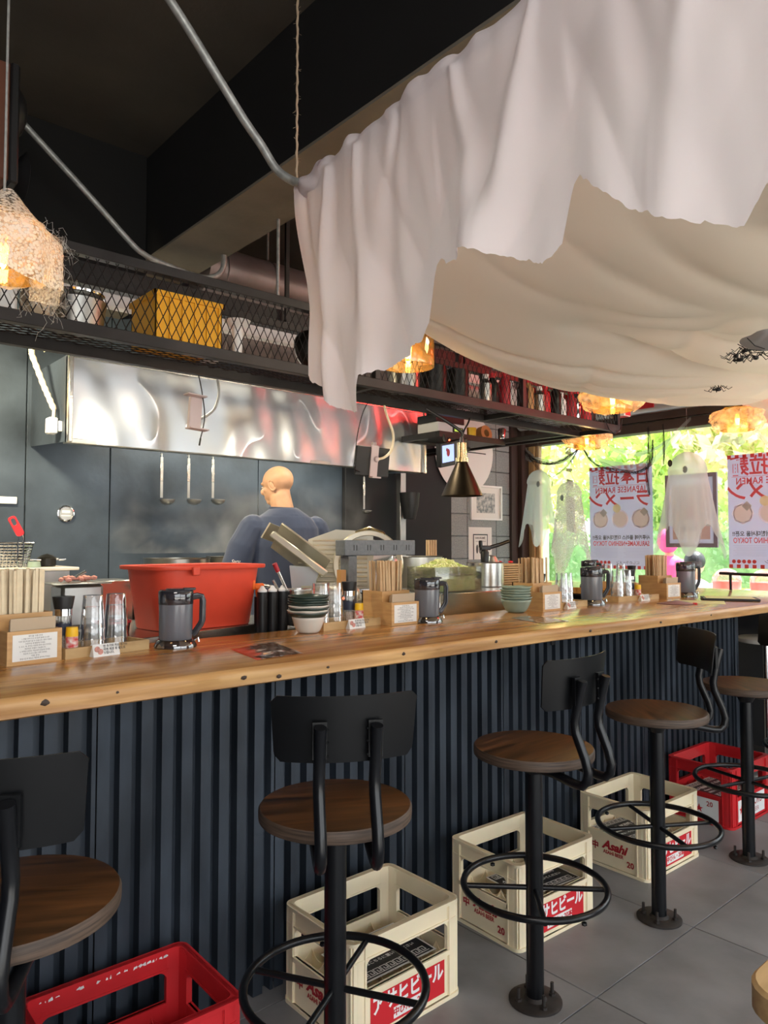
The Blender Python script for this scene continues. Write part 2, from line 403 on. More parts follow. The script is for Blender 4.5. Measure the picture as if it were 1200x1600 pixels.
def hoodmat():
    m = mat('brushed hood steel', (.84, .89, .95), .20, metal=1); nt = m.node_tree; n = nt.nodes; l = nt.links; b = n['Principled BSDF']
    b.inputs['Roughness'].default_value = .42; b.inputs['Anisotropic'].default_value = .92; b.inputs['Anisotropic Rotation'].default_value = .25
    tg = n.new('ShaderNodeTangent'); tg.direction_type = 'RADIAL'; tg.axis = 'Z'; l.new(tg.outputs[0], b.inputs['Tangent'])
    return m
def leafmat(name, c1, c2):
    m = bpy.data.materials.new(name); m.use_nodes = True; nt = m.node_tree; n = nt.nodes; l = nt.links
    n.remove(n['Principled BSDF']); out = n['Material Output']
    tc = n.new('ShaderNodeTexCoord'); t = n.new('ShaderNodeTexNoise'); t.inputs['Scale'].default_value = 1.4; t.inputs['Detail'].default_value = 5
    l.new(tc.outputs['Object'], t.inputs[0]); rp = n.new('ShaderNodeValToRGB')
    rp.color_ramp.elements[0].position = .35; rp.color_ramp.elements[0].color = (*c1, 1)
    rp.color_ramp.elements[1].position = .65; rp.color_ramp.elements[1].color = (*c2, 1); l.new(t.outputs[0], rp.inputs[0])
    df = n.new('ShaderNodeBsdfDiffuse'); tl = n.new('ShaderNodeBsdfTranslucent'); mx = n.new('ShaderNodeMixShader'); mx.inputs[0].default_value = .5
    l.new(rp.outputs[0], df.inputs[0]); l.new(rp.outputs[0], tl.inputs[0]); l.new(df.outputs[0], mx.inputs[1]); l.new(tl.outputs[0], mx.inputs[2]); l.new(mx.outputs[0], out.inputs[0])
    return m
defmats(); M = M_
random.seed(7)
# ================================================================ SETTING
def struct(name, bm, m, parent=None, **k):
    o = obj(name, bm, m, parent, **k)
    if parent is None: o['kind'] = 'structure'
    return o
XW, YB, ZC = 5.45, 4.30, 3.24
# floor: slab of grout with single tiles on it
b = BM(); bx(b, -3.2, XW + .1, -3.2, YB + .15, -.15, -.012); floor = struct('floor', b, M['grout'])
P = .6375; tme = None
b = BM(); box(b, (0, 0, -.006), (P - .0035, P - .0035, .012), bev=.0012)
for i in range(-8, 6):
    for j in range(-7, 5):
        cx = 2.056 + (i + .5) * P; cy = 1.34 + (j + .5) * P
        if cx < -3.3 or cx > XW - .2 or cy < -3.3 or cy > YB: continue
        if tme is None: o = obj('floor_tile', b, M['tile'], floor); tme = o.data
        else: o = obj('floor_tile', tme, M['tile'], floor)
        o.location = (cx, cy, 0); o.rotation_euler = (0, 0, random.choice((0, PI)))
b = BM(); bx(b, -3.2, XW + .3, -3.2, YB + .3, ZC, ZC + .15); struct('ceiling', b, M['ceiling'])
# beam over the counter, running towards the kitchen
b = BM(); bx(b, 1.405, 1.665, -3.2, YB, 2.752, ZC, mi=1)
bx(b, 1.402, 1.668, -3.2, YB, 2.745, 2.756, mi=0)
trim1 = struct('trim_1', b, [M['beam'], M['beamside']], smooth=False)
b = BM(); bx(b, -3.2, 1.40, 3.30, 3.50, 2.55, ZC); struct('trim_2', b, M['pitch'])
# back wall: dark steel sheets with seams
b = BM(); bx(b, -3.2, XW + .1, YB, YB + .15, 0, ZC); wb = struct('wall_back', b, M['mortar'])
for x0, x1 in ((-3.2, -.1), (-.1, 1.158), (1.162, 1.618), (1.622, 2.62), (2.624, 3.34)):
    b = BM(); bx(b, x0 + .001, x1 - .001, YB - .018, YB, 0, ZC, bev=.002); obj('wall_sheet', b, M['wallsteel'], wb)
b = BM(); bx(b, 3.344, 4.47, YB - .05, YB, 0, ZC, bev=.003); obj('black_wall_board', b, M['wallblack'], wb)['label'] = 'black wall board'
bme = None; b = BM(); box(b, (0, 0, 0), (.376, .02, .186), bev=.004)
zj = [1.093 + .1915 * k for k in range(-3, 8)]
for xa in (4.697 + .380*(-.5), 4.8865, 5.2665 - .0):
    pass
for ci, (xc) in enumerate((4.508, 4.888, 5.268)):
    for k, z in enumerate(zj):
        if bme is None: o = obj('block', b, M['block'], wb); bme = o.data
        else: o = obj('block', bme, M['block'], wb)
        o.location = (xc, YB - .009 - random.random()*.002, z + .0957 + (.0 if ci != 0 else -.0))
# end wall with the big window
b = BM(); bx(b, XW, XW + .12, -3.2, YB + .15, -.02, 1.0)
bx(b, XW, XW + .12, -3.2, YB + .15, 2.62, ZC, mi=1)  # strip above the window, its red added to be mirrored in the hood
bx(b, XW, XW + .12, 4.2, YB + .15, 1.0, 2.62)
bx(b, XW, XW + .12, -3.2, -1.6, 1.0, 2.62)
struct('wall_right', b, [M['wallblack'], M['redbounce']])
b = BM(); bx(b, XW + .005, XW + .06, -3.2, 4.24, 2.375, 2.62); struct('trim_6', b, M['vinyl'])
b = BM()
bx(b, XW - .05, XW + .08, -1.6, 4.24, 2.30, 2.375, bev=.004)   # head
bx(b, XW - .03, XW + .10, -1.6, 4.24, .97, 1.02, bev=.004)
bx(b, XW - .02, XW + .06, .55, .62, 1.0, 2.34, bev=.004)
win = struct('window_1', b, M['darkframe'])
b = BM(); bx(b, XW - .02, XW + .05, 4.13, 4.165, 1.02, 2.30, bev=.003); bx(b, XW + .0, XW + .05, 4.09, 4.125, 1.02, 2.30, bev=.003); bx(b, XW - .01, XW + .05, 4.17, 4.20, 1.02, 2.30, bev=.003)
obj('timber_jamb', b, M['pine'], win)['label'] = 'pale timber jamb'
for y0, y1 in ((-1.6, .55), (.62, 4.1)):
    b = BM(); bx(b, XW + .02, XW + .026, y0, y1, 1.0, 2.32); obj('window_pane', b, M['glass'], win, smooth=False)
b = BM(); bx(b, XW - .10, XW, 4.20, 4.29, 0, 2.62, bev=.01); bx(b, XW - .19, XW - .10, 4.25, 4.29, 0, 2.62, bev=.004); struct('trim_3', b, M['darkframe'])
# panels above the window
b = BM(); bx(b, XW - .06, XW - .01, -1.6, 4.24, 2.385, 2.44); struct('trim_4', b, M['darkframe'])
# left and street side of the room (out of view): solid left wall, street side open between piers
b = BM(); bx(b, -3.35, -3.2, -3.2, YB + .15, 0, ZC); struct('wall_left', b, M['wallblack'])
b = BM(); bx(b, -3.2, XW + .12, -3.3, -3.2, 3.14, ZC); bx(b, -3.2, -2.6, -3.3, -3.2, 0, 2.75); bx(b, 1.2, 1.45, -3.3, -3.2, 0, 2.75); bx(b, 5.1, XW + .12, -3.3, -3.2, 0, 2.75)
struct('wall_front', b, M['darkframe'])
b = BM(); bx(b, -15, 25, -20, -3.3, -.2, -.02); bx(b, XW + .12, 25, -3.3, 15, -.2, -.02); struct('trim_5', b, M['ground'])
#@PART2
# ================================================================ COUNTER
T = 1.085
def yfront(x): 
    s = min(1, max(0, (x - 1.9) / 2.4)); s = s*s*(3-2*s)
    return 1.732 - .075*s + .006*noise.noise(Vector((x*2.3, 0, 1.1))) + .003*noise.noise(Vector((x*9, 0, 4.1)))
wt = thing('worktop', 'thick honey coloured timber worktop with a raw front edge running the length of the bar', 'worktop', (0, 0, 0))
b = BM()
NU = 190; X0, X1 = -.9, 5.40
def sec(x):
    yf = yfront(x); e = .004 * noise.noise(Vector((x*6, 3, 0))) + (.004*noise.noise(Vector((x*22, 8, 0))) if x > 2.6 else 0)
    zt = T; zb = 1.037
    return [(2.375, zb), (2.375, zt), (yf + .012, zt), (yf + .004 + e, zt - .004), (yf - .002 + e*1.4, zt - .016), (yf + .003 + e, zt - .03), (yf + .002, zb + .004), (yf + .008, zb)]
rows = []
for i in range(NU + 1):
    x = X0 + (X1 - X0) * i / NU
    rows.append([b.verts.new((x, y, z)) for y, z in sec(x)])
for i in range(NU):
    for k in range(8):
        k2 = (k+1) % 8
        f = b.faces.new((rows[i][k], rows[i+1][k], rows[i+1][k2], rows[i][k2])); f.material_index = 1 if k in (2, 3, 4, 5, 6) else 0
b.faces.new(list(reversed(rows[0]))); b.faces.new(rows[-1])
bmesh.ops.recalc_face_normals(b, faces=b.faces[:])
obj('timber_slab', b, [M['worktop'], M['worktop_edge']], wt, angle=50)
b = BM()
for x, z, s in ((.52, 1.066, .008), (.68, 1.068, .004), (1.13, 1.052, .006), (1.02, 1.062, .007), (1.60, 1.067, .006), (1.30, 1.058, .004), (2.05, 1.066, .006), (2.62, 1.062, .007), (3.15, 1.060, .006), (3.6, 1.066, .006)):
    yf = yfront(x); ell(b, (x, yf + .0005, z), (s * 1.5, .0035, s), 1)
o = obj('timber_knot', b, M['knot'], wt); o['kind'] = 'stuff'; o['label'] = 'dark knots in the raw edge'
wl = thing('worktop', 'short timber worktop leg along the window wall behind the far pitchers', 'worktop', (0, 0, 0))
b = BM(); bx(b, 4.74, 5.40, 2.378, 4.0, 1.037, T, bev=.004); obj('timber_slab', b, M['worktop'], wl)
bc = thing('bar_counter', 'dark bar base clad in vertically ribbed dark blue steel sheets', 'counter', (0, 0, 0))
b = BM(); bx(b, -.9, 4.72, 2.078, 2.33, .0, 1.036); obj('core', b, M['wallblack'], bc)
pitch = .0616
def corr(x0, nribs):
    b = BM(); pts = []
    x = x0
    for k in range(nribs):
        w = .034
        pts += [(x, 2.040), (x + w, 2.040), (x + w + .003, 2.074), (x + pitch - .002, 2.074)]
        x += pitch
    pts.append((x, 2.040)); pts.append((x + .012, 2.040))
    vs = [(b.verts.new((px, py, .004)), b.verts.new((px, py, 1.036))) for px, py in pts]
    for i in range(len(vs) - 1): b.faces.new((vs[i][0], vs[i+1][0], vs[i+1][1], vs[i][1]))
    return b
x = -.90
for nr in (9, 8, 9, 9, 9, 9, 9, 9, 10, 10):
    if x > 4.5: break
    if x + nr*pitch > 4.72: nr = int((4.72 - x) / pitch)
    o = obj('ribbed_sheet', corr(x, nr), M['corrug'], bc, smooth=False)
    x += nr * pitch + .016
b = BM(); bx(b, 4.70, 4.742, 2.035, 2.30, .0, 1.036, bev=.003); obj('end_post', b, M['corrug'], bc)
for xb in (.10, 2.79, 3.83, 3.90, 4.745):
    b = BM(); bx(b, xb, xb + .022, 1.90, 2.036, 1.028, 1.036); bx(b, xb, xb + .022, 2.031, 2.036, .955, 1.03); cone(b, (xb+.011, 2.031, .975), (xb+.011, 2.027, .975), .005, seg=8)
    obj('bracket', b, M['black'], bc)
b = BM()
random.seed(3)
for k in range(26):
    xx = random.uniform(.2, 4.4); xx = round(xx/pitch)*pitch + .017; cone(b, (xx, 2.040, random.choice((.93, .62, .25))), (xx, 2.037, random.choice((.93,))), .001, .001, seg=4) if False else None
b.free()
# ================================================================ BAR STOOLS
def make_stool():
    t = thing('bar_stool', '', 'stool', (0, 0, 0))
    b = BM(); lathe(b, [(0, 0), (.060, 0), (.178, 0), (.186, .004), (.187, .012), (.187, .026), (.183, .032), (.12, .032), (0, .032)], 56, (0, 0, .752))
    for f in b.faces:
        c = f.calc_center_median(); f.material_index = 0 if (c.z > .7835) else 1
    bmesh.ops.remove_doubles(b, verts=b.verts, dist=1e-5); bmesh.ops.recalc_face_normals(b, faces=b.faces[:])
    obj('seat', b, [M['seat'], M['seat_edge']], t)
    b = BM(); cone(b, (0, 0, .012), (0, 0, .735), .027, seg=28); obj('column', b, M['blackmetal'], t)
    b = BM(); bx(b, -.075, .075, -.14, .11, .744, .752, bev=.002); cone(b, (0, 0, .70), (0, 0, .744), .028, .05, seg=20); obj('seat_bracket', b, M['blackmetal'], t)
    b = BM(); lathe(b, [(0, 0), (.082, 0), (.082, .006), (.078, .009), (0, .009)], 32); cone(b, (0, 0, .008), (0, 0, .018), .036, .028, seg=24)
    obj('base_plate', b, M['rust'], t)
    bolt = None
    for k in range(4):
        a = PI/4 + k*PI/2 + .3
        if bolt is None:
            b = BM(); cone(b, (0, 0, .008), (0, 0, .017), .011, seg=6); cone(b, (0, 0, .017), (0, 0, .048), .0055, seg=8); o = obj('anchor_bolt', b, M['rust'], t); bolt = o.data
        else: o = obj('anchor_bolt', bolt, M['rust'], t)
        o.location = (.057*math.cos(a), .057*math.sin(a), 0)
    b = BM(); rg = .220
    tube(b, [(rg*math.cos(2*PI*k/56), rg*math.sin(2*PI*k/56), .352) for k in range(56)], .0105, 10, closed=True)
    for k in range(4):
        a = k*PI/2; cone(b, (.02*math.cos(a), .02*math.sin(a), .345), (rg*math.cos(a), rg*math.sin(a), .345), .008, seg=10)
    for a in (.55, .55 + PI): ell(b, (rg*math.cos(a), rg*math.sin(a), .332), (.009, .009, .008), 1)
    obj('foot_ring', b, M['blackmetal'], t)
    for s in (-1, 1):
        px = .062 * s
        P_ = [(px, -.02, .738), (px, -.12, .735), (px, -.190, .722), (px, -.216, .722), (px, -.232, .738), (px, -.236, .765), (px, -.226, .80), (px, -.196, .868), (px, -.192, .90), (px, -.205, .96), (px, -.222, 1.022)]
        b = BM(); tube(b, P_, .0135, 12); obj('back_support', b, M['blackmetal'], t)
    b = BM()
    def f(u, v, off):
        a = (u - .5) * 2; hw = .153 - .006 * v * (1 if True else 0)
        xx = a * (.167 - .010 * (1 - v)); z = .935 + .148 * v; r = .012
        # rounded corners
        ex = abs(a); 
        if ex > .9:
            k = (ex - .9) / .1; d = .014 * (1 - math.sqrt(max(0, 1 - k*k)))
            z = min(max(z, .935 + d), 1.083 - d)
        y = -.182 - .012*v*1.2 + .040 * a * a - off
        return Vector((xx, y - (.0), z))
    n, m = 24, 6
    v1 = [[b.verts.new(f(i/n, j/m, 0)) for i in range(n+1)] for j in range(m+1)]
    v2 = [[b.verts.new(f(i/n, j/m, .004)) for i in range(n+1)] for j in range(m+1)]
    for j in range(m):
        for i in range(n):
            b.faces.new((v1[j][i], v1[j][i+1], v1[j+1][i+1], v1[j+1][i])); b.faces.new((v2[j][i], v2[j+1][i], v2[j+1][i+1], v2[j][i+1]))
    for i in range(n):
        b.faces.new((v1[0][i], v2[0][i], v2[0][i+1], v1[0][i+1])); b.faces.new((v1[m][i], v1[m][i+1], v2[m][i+1], v2[m][i]))
    for j in range(m):
        b.faces.new((v1[j][0], v1[j+1][0], v2[j+1][0], v2[j][0])); b.faces.new((v1[j][n], v2[j][n], v2[j+1][n], v1[j+1][n]))
    for s in (-1, 1):
        for z in (.955, .985, 1.012): ell(b, (s*.045, -.2035, z), (.004, .004, .004), 1)
        bx(b, s*.062 - .016, s*.062 + .016, -.206, -.196, .95, 1.03)
    obj('backrest', b, M['blackmatt'], t)
    return t
SG = 'bar stools along the front of the counter'
st0 = make_stool(); st0['group'] = SG
SL = [('bar stool cut by the left edge, beside the near red crate', .385, -33, 10),
      ('bar stool before the nearest cream crate, backrest turned towards the viewer', 1.116, -30, 30),
      ('bar stool before the middle cream crate, backrest on its right', 1.898, 1, 45),
      ('bar stool before the farthest cream crate, backrest seen almost edge-on', 2.657, 49, 58),
      ('backless-looking bar stool beside the far red crate, its backrest cut off by the right edge', 3.455, 50, 75),
      ('bar stool mostly outside the right edge, only a sliver of its foot ring in view', 4.24, 52, 60)]
for i, (lab, x, a, ra) in enumerate(SL):
    s = st0 if i == 0 else copy_tree(st0)
    s.location = (x, 1.455, 0); s.rotation_euler = (0, 0, R(a)); s['label'] = lab
    for ch in s.children:
        if ch.name.startswith('foot_ring'): ch.rotation_euler.z = R(ra - a)
# small round stool tucked under the window leg
t = thing('round_stool', 'small stool with a pale round seat tucked under the window end of the worktop', 'stool', (5.12, 2.02, 0))
b = BM(); lathe(b, [(0, .0), (.17, 0), (.175, .01), (.175, .025), (.165, .032), (0, .032)], 40, (0, 0, .765)); obj('seat', b, M['offwhite'], t)
b = BM(); cone(b, (0, 0, .01), (0, 0, .765), .022, seg=16); obj('column', b, M['chrome'], t)
b = BM(); lathe(b, [(0, 0), (.15, 0), (.15, .01), (0, .02)], 32); obj('base_plate', b, M['chrome'], t)
# corner of a wooden table at the lower right
t = thing('dining_table', 'corner of a varnished wooden table with rounded edge at the lower right', 'table', (1.172, .508, 0))
b = BM(); o_ = [(x_, y_) for x_, y_ in rr(0, -.70, .9, 0, .06, 6)]
plate(b, o_, [], .036, Matrix.Translation((0, 0, .722)), bevel=.006); tt = obj('tabletop', b, M['lightwood'], t)
for lx, ly in ((.07, -.07), (.83, -.07), (.07, -.63), (.83, -.63)):
    b = BM(); bx(b, lx - .02, lx + .02, ly - .02, ly + .02, 0, .70, bev=.003); obj('leg', b, M['blackmetal'], t)
# ================================================================ CRATES
CW, CD, CH = .445, .345, .295
def crate_body():
    b = BM(); th = .012
    def side(w, M0):
        z1 = CH
        outer = rr(-w/2 + .012, 0, w/2 - .012, z1, .004, 2)
        n = 6; hole = [(w/2 - .055, .150), (w/2 - .055, .205)]
        for k in range(n + 1): a = R(90*k/n); hole.append((w/2 - .085 + .03*math.cos(a), .205 + .032*math.sin(a)))
        for k in range(n + 1): a = R(90 + 90*k/n); hole.append((-w/2 + .085 + .03*math.cos(a), .205 + .032*math.sin(a)))
        hole.append((-w/2 + .055, .150))
        plate(b, outer, [hole], th, M0)
        # lower panel frame
        for (x0, x1, y0, y1) in ((-w/2 + .05, w/2 - .05, .136, .150), (-w/2+.05, w/2-.05, .0, .012)):
            v0 = len(b.verts); bx(b, x0, x1, y0, y1, 0, .012); b.verts.ensure_lookup_table(); bmesh.ops.transform(b, matrix=M0, verts=b.verts[v0:])
        for s in (-1, 1):
            for xo in (.052,):
                v0 = len(b.verts); bx(b, s*(w/2 - xo) - .003, s*(w/2 - xo) + .003, .0, .285, .0, .012); b.verts.ensure_lookup_table(); bmesh.ops.transform(b, matrix=M0, verts=b.verts[v0:])
    rx = Matrix.Rotation(R(90), 4, 'X')
    side(CW, Matrix.Translation((0, -CD/2 + .012, 0)) @ rx)
    side(CW, Matrix.Translation((0, CD/2 - .012, 0)) @ Matrix.Rotation(PI, 4, 'Z') @ rx)
    side(CD, Matrix.Translation((-CW/2 + .012, 0, 0)) @ Matrix.Rotation(-PI/2, 4, 'Z') @ rx)
    side(CD, Matrix.Translation((CW/2 - .012, 0, 0)) @ Matrix.Rotation(PI/2, 4, 'Z') @ rx)
    # rims (rounded rectangles)
    for z, o_, t_ in ((CH - .005, .0, .010), (.240, .002, .006), (.006, -.002, .012)):
        plate(b, rr(-CW/2 + o_, -CD/2 + o_, CW/2 - o_, CD/2 - o_, .030, 6), [rr(-CW/2 + .020, -CD/2 + .020, CW/2 - .020, CD/2 - .020, .022, 6)], t_, Matrix.Translation((0, 0, z)))
    # corner posts
    for sx in (-1, 1):
        for sy in (-1, 1):
            pts = []
            for k in range(7):
                a = R(90*k/6); pts.append((sx*(CW/2 - .034 + .030*math.cos(a)), sy*(CD/2 - .034 + .030*math.sin(a))))
            pts = [(sx*(CW/2 - .004), sy*(CD/2 - .058))] + pts + [(sx*(CW/2 - .058), sy*(CD/2 - .004))]
            inn = [(sx*(CW/2 - .058), sy*(CD/2 - .018)), (sx*(CW/2 - .026), sy*(CD/2 - .026)), (sx*(CW/2 - .018), sy*(CD/2 - .058))]
            ring = pts + inn
            lo = [b.verts.new((x, y, .002)) for x, y in ring]; hi = [b.verts.new((x, y, CH - .002)) for x, y in ring]
            for k in range(len(ring)): b.faces.new((lo[k], lo[(k+1) % len(ring)], hi[(k+1) % len(ring)], hi[k]))
    bx(b, -CW/2 + .012, CW/2 - .012, -CD/2 + .012, CD/2 - .012, .004, .010)
    bmesh.ops.recalc_face_normals(b, faces=b.faces[:])
    return b
def crate_grid():
    b = BM(); w, d = CW - .036, CD - .036
    def wall(p0, p1, ncell):
        n = ncell * 6; prev = None; dx = (p1[0]-p0[0], p1[1]-p0[1]); L = math.hypot(*dx); nx = (-dx[1]/L*.0015, dx[0]/L*.0015); vs = []
        for i in range(n + 1):
            s = i / n; ph = (i % 6) / 6; z = .128 - .028 * math.sin(PI*ph)**.8
            x = p0[0] + dx[0]*s; y = p0[1] + dx[1]*s
            vs.append([b.verts.new((x + sg*nx[0], y + sg*nx[1], zz)) for sg, zz in ((-1, .01), (-1, z), (1, z), (1, .01))])
        for i in range(n):
            for k in range(3): b.faces.new((vs[i][k], vs[i+1][k], vs[i+1][k+1], vs[i][k+1]))
    for k in range(0, 6): x = -w/2 + w*k/5; wall((x, -d/2), (x, d/2), 4)
    for k in range(0, 5): y = -d/2 + d*k/4; wall((-w/2, y), (w/2, y), 5)
    return b
def meander(b, x0, x1, y, s, mi=1, z=.0006):
    x = x0
    while x + s <= x1 + 1e-6:
        w = s * .13
        segs = [(0, 0, 0, 1), (0, 1, .78, 1), (.78, 1, .78, .28), (.78, .28, .36, .28), (.36, .28, .36, .62), (0, 0, 1, 0)]
        for (ax, ay, bx_, by_) in segs:
            xa, xb = sorted((x + ax*s, x + bx_*s)); ya, yb = sorted((y + ay*s, y + by_*s))
            f = b.faces.new([b.verts.new(p) for p in ((xa - w/2, ya - w/2, z), (xb + w/2, ya - w/2, z), (xb + w/2, yb + w/2, z), (xa - w/2, yb + w/2, z))]); f.material_index = mi
        x += s
_sheet = {}
def sign_sheet(label, loc, rz, tilt=(0, 0), hangul=False):
    t = thing('notice_sheet', label, 'sign', loc, rz, 'notice sheets lying in the crates'); t.rotation_euler = (tilt[0], tilt[1], rz)
    if 'm' not in _sheet:
        w, h = .30, .21; b = BM(); bx(b, -w/2, w/2, -h/2, h/2, -.0012, 0)
        f = b.faces.new([b.verts.new(p) for p in ((-w/2+.006, -h/2+.006, .0003), (w/2-.006, -h/2+.006, .0003), (w/2-.006, h/2-.006, .0003), (-w/2+.006, h/2-.006, .0003))]); f.material_index = 1
        meander(b, -w/2 + .018, w/2 - .012, h/2 - .038, .0262, 2); meander(b, -w/2 + .018, w/2 - .012, -h/2 + .014, .0262, 2)
        o = obj('sheet', b, [M['paper'], M['inkblack'], M['paper']], t, smooth=False); _sheet['m'] = o.data
    else: obj('sheet', _sheet['m'], M['paper'], t)
    text('소지품을 보관해 주세요', .027, M['paper'], t, (0, .030, .001), bold=.0008)
    text('Please store your belongings', .0185, M['paper'], t, (0, -.004, .001), bold=.0006)
    text('荷物はこちらに置いてください', .0165, M['paper'], t, (0, -.034, .001), bold=.0004)
    return t
cbm = crate_body(); cgm = crate_grid()
cm_ = bpy.data.meshes.new('crate_shell'); cbm.to_mesh(cm_); cm_r = cm_.copy()
gm_ = bpy.data.meshes.new('crate_dividers'); cgm.to_mesh(gm_); gm_r = gm_.copy()
for _me in (cm_, cm_r, gm_, gm_r): _me.materials.clear()
CG = 'bottle crates standing under the counter'
def crate(label, cx, cy, rz, red=False, star=False):
    t = thing('bottle_crate', label, 'crate', (cx, cy, 0), rz, CG); m = M['redplastic' if red else 'cream']
    obj('crate_shell', cm_r if red else cm_, m, t, angle=35); obj('bottle_dividers', gm_r if red else gm_, m, t)
    rx = (R(90), 0, 0); rl = (R(90), 0, -PI/2)
    yf = -CD/2 + .0052; xl = -CW/2 + .0052
    if not red:
        b = BM(); bx(b, -.150, .150, yf - .0008, yf, .026, .126)
        pl = obj('printed_panel', b, M['red'], t); pl['label'] = 'red printed panel'
        text('アサヒビール', .056, M['white'], pl, (0, yf - .0012, .094), rx, bold=.0022, wide=.86)
        b = BM(); bx(b, -.062, .078, yf - .0014, yf - .0008, .034, .066); wp = obj('printed_panel', b, M['white'], t)
        text('中びん・20本', .024, M['red'], t, (.008, yf - .0020, .0505), rx, bold=.0008)
        text('Asahi', .050, M['darkred'], t, (xl - .0012, -.01, .098), rl, bold=.0022, shear=.35, wide=1.05)
        text('ASAHI BEER', .021, M['darkred'], t, (xl - .0012, -.005, .068), rl, bold=.0007, wide=.9)
        text('中', .036, M['darkred'], t, (xl - .0012, .085, .082), rl, bold=.0012)
        text('20', .034, M['darkred'], t, (xl - .0012, -.088, .045), rl, bold=.0012)
    elif star:
        b = BM(); bx(b, -.150, .150, yf - .0008, yf, .024, .128); pl = obj('printed_panel', b, M['vinyl'], t); pl['label'] = 'white printed panel'
        text('★', .060, M['red'], pl, (-.115, yf - .0012, .076), rx); text('SAPPORO', .058, M['darkred'], pl, (.030, yf - .0012, .092), rx, wide=.72, bold=.0006)
        text('BEER', .030, M['darkred'], pl, (.05, yf - .0012, .048), rx)
        b = BM(); bx(b, xl - .0008, xl, -.10, .06, .022, .126); pl = obj('printed_panel', b, M['vinyl'], t)
        text('20', .034, M['darkred'], pl, (xl - .0012, -.055, .098), rl, bold=.0006); text('★', .05, M['red'], pl, (xl - .0012, .0, .065), rl)
    return t
c_ = crate('red beer crate with chipped rim at the lower left beneath the nearest stool', .755, 1.815, R(-1.0), red=True)
b = BM(); random.seed(5)
for k in range(34):
    xx = random.uniform(-.20, .16); l_ = random.uniform(.003, .014)
    f = b.faces.new([b.verts.new(p) for p in ((xx, CD/2 - .0188 , .272 + random.random()*.006), (xx + l_, CD/2 - .0188, .273 + random.random()*.006), (xx + l_*.8, CD/2 - .0188, .279 + random.random()*.005), (xx + .002, CD/2 - .0188, .280))])
o = obj('chipped_paint', b, M['paper'], c_, smooth=False); o['kind'] = 'stuff'; o['label'] = 'pale chips in the red rim'
crate('cream beer crate behind the second stool, nearest of the cream crates', 1.535, 1.808, 0)
crate('cream beer crate behind the third stool, between two other cream crates', 2.292, 1.813, R(-2.5))
crate('cream beer crate under the fourth stool, farthest of the cream crates', 3.112, 1.795, R(-1.2))
crate('red beer crate with white star panel at the far end by the fifth stool', 3.945, 1.81, R(-1.0), red=True, star=True)
sign_sheet('black notice with meander borders lying in the red crate at the lower left', (.835, 1.77, .131), R(3))
sign_sheet('black notice with meander borders lying in the nearest cream crate', (1.555, 1.80, .131), R(-1))
sign_sheet('black notice with meander borders lying in the cream crate behind the third stool', (2.34, 1.80, .131), R(-6))
sign_sheet('black notice with meander borders lying in the cream crate under the fourth stool', (3.07, 1.82, .131), R(-8))
sign_sheet('black notice with meander borders lying in the far red crate', (3.92, 1.82, .131), R(-4))
# ================================================================ THINGS ON THE COUNTER
random.seed(11)
S.cycles.transparent_max_bounces = 40
NOTE = ['테이블 이용 안내', '1. 면을 먼저 드신 후 밥과 함께 드시면', '더욱 맛있게 즐기실 수 있습니다. 면의 익힘은', '주문하실 때 말씀해 주세요.', '2. 소스, 깨, 후추는 취향에 맞게 넣어 주세요.', '매운맛은 조절이 가능합니다.', '3. 부족한 반찬은 직원에게 말씀해 주세요.', '맛있게 드시고 좋은 하루 되세요.', '이용 안내', '영업시간과 메뉴는 매장에 문의해 주세요.']
def chop_box(where, x, y, rz, kraft=False, n=13):
    t = thing('cutlery_box', where[0], 'box', (x, y, T), rz, 'bamboo cutlery boxes on the worktop')
    b = BM()
    bx(b, -.076, .076, 0, .008, 0, .092); bx(b, -.076, -.068, .008, .19, 0, .092); bx(b, .068, .076, .008, .19, 0, .092); bx(b, -.068, .068, .008, .19, 0, .008)
    bx(b, -.068, .068, .058, .064, .008, .135); bx(b, -.076, -.068, .058, .19, .092, .135); bx(b, .068, .076, .058, .19, .092, .135); bx(b, -.076, .076, .182, .19, .0, .135)
    obj('box_body', b, M['bamboo'], t)
    b = BM(); bx(b, -.062, .062, -.0012, 0, .010, .082); p = obj('notice', b, M['paper'], t, smooth=False); p['label'] = 'white printed notice'
    for i, s in enumerate(NOTE): text(s, .0050 if i not in (0, 8) else .0056, M['inkblack'], p, (0, -.0016, .0765 - i*.0068), (R(90), 0, 0))
    b = BM(); prev = None
    tl = None
    c1 = 'paperkraft2' if kraft else 'paperkraft'
    for r in range(3):
        for k in range(n):
            if tl is None:
                b = BM(); bx(b, -.0046, .0046, -.0028, .0028, 0, .245, bev=.001); tl = b
                o = obj('chopstick_pair', b, M[c1]); me = o.data
            else: o = obj('chopstick_pair', me, M[c1])
            tag(o, where[1], 'chopsticks', where[2])
            lx = -.060 + .120 * (k + .5*(r % 2)*.6) / (n - .6) + random.uniform(-.0008, .0008); ly = .082 + r * .034 + random.uniform(-.008, .008)
            v = Matrix.Rotation(rz, 3, 'Z') @ Vector((lx, ly, 0))
            o.location = (x + v.x, y + v.y, T + .010 + random.uniform(0, .006)); o.rotation_euler = (random.uniform(-.05, .03), lx * .35 + random.uniform(-.012, .012), rz + random.uniform(-.5, .5))
    for k in range(3):
        o = obj('paper_napkin', (lambda bb: (bx(bb, -.064 + k*.003, .062, -.0015, .0015, 0, .118 - k*.004), bb)[1])(BM()), M['napkin'])
        v = Matrix.Rotation(rz, 3, 'Z') @ Vector((0, .020 + k*.010, 0)); o.location = (x + v.x, y + v.y, T + .0085); o.rotation_euler = (.08, 0, rz)
        tag(o, where[3], 'napkin', where[3])
    return t
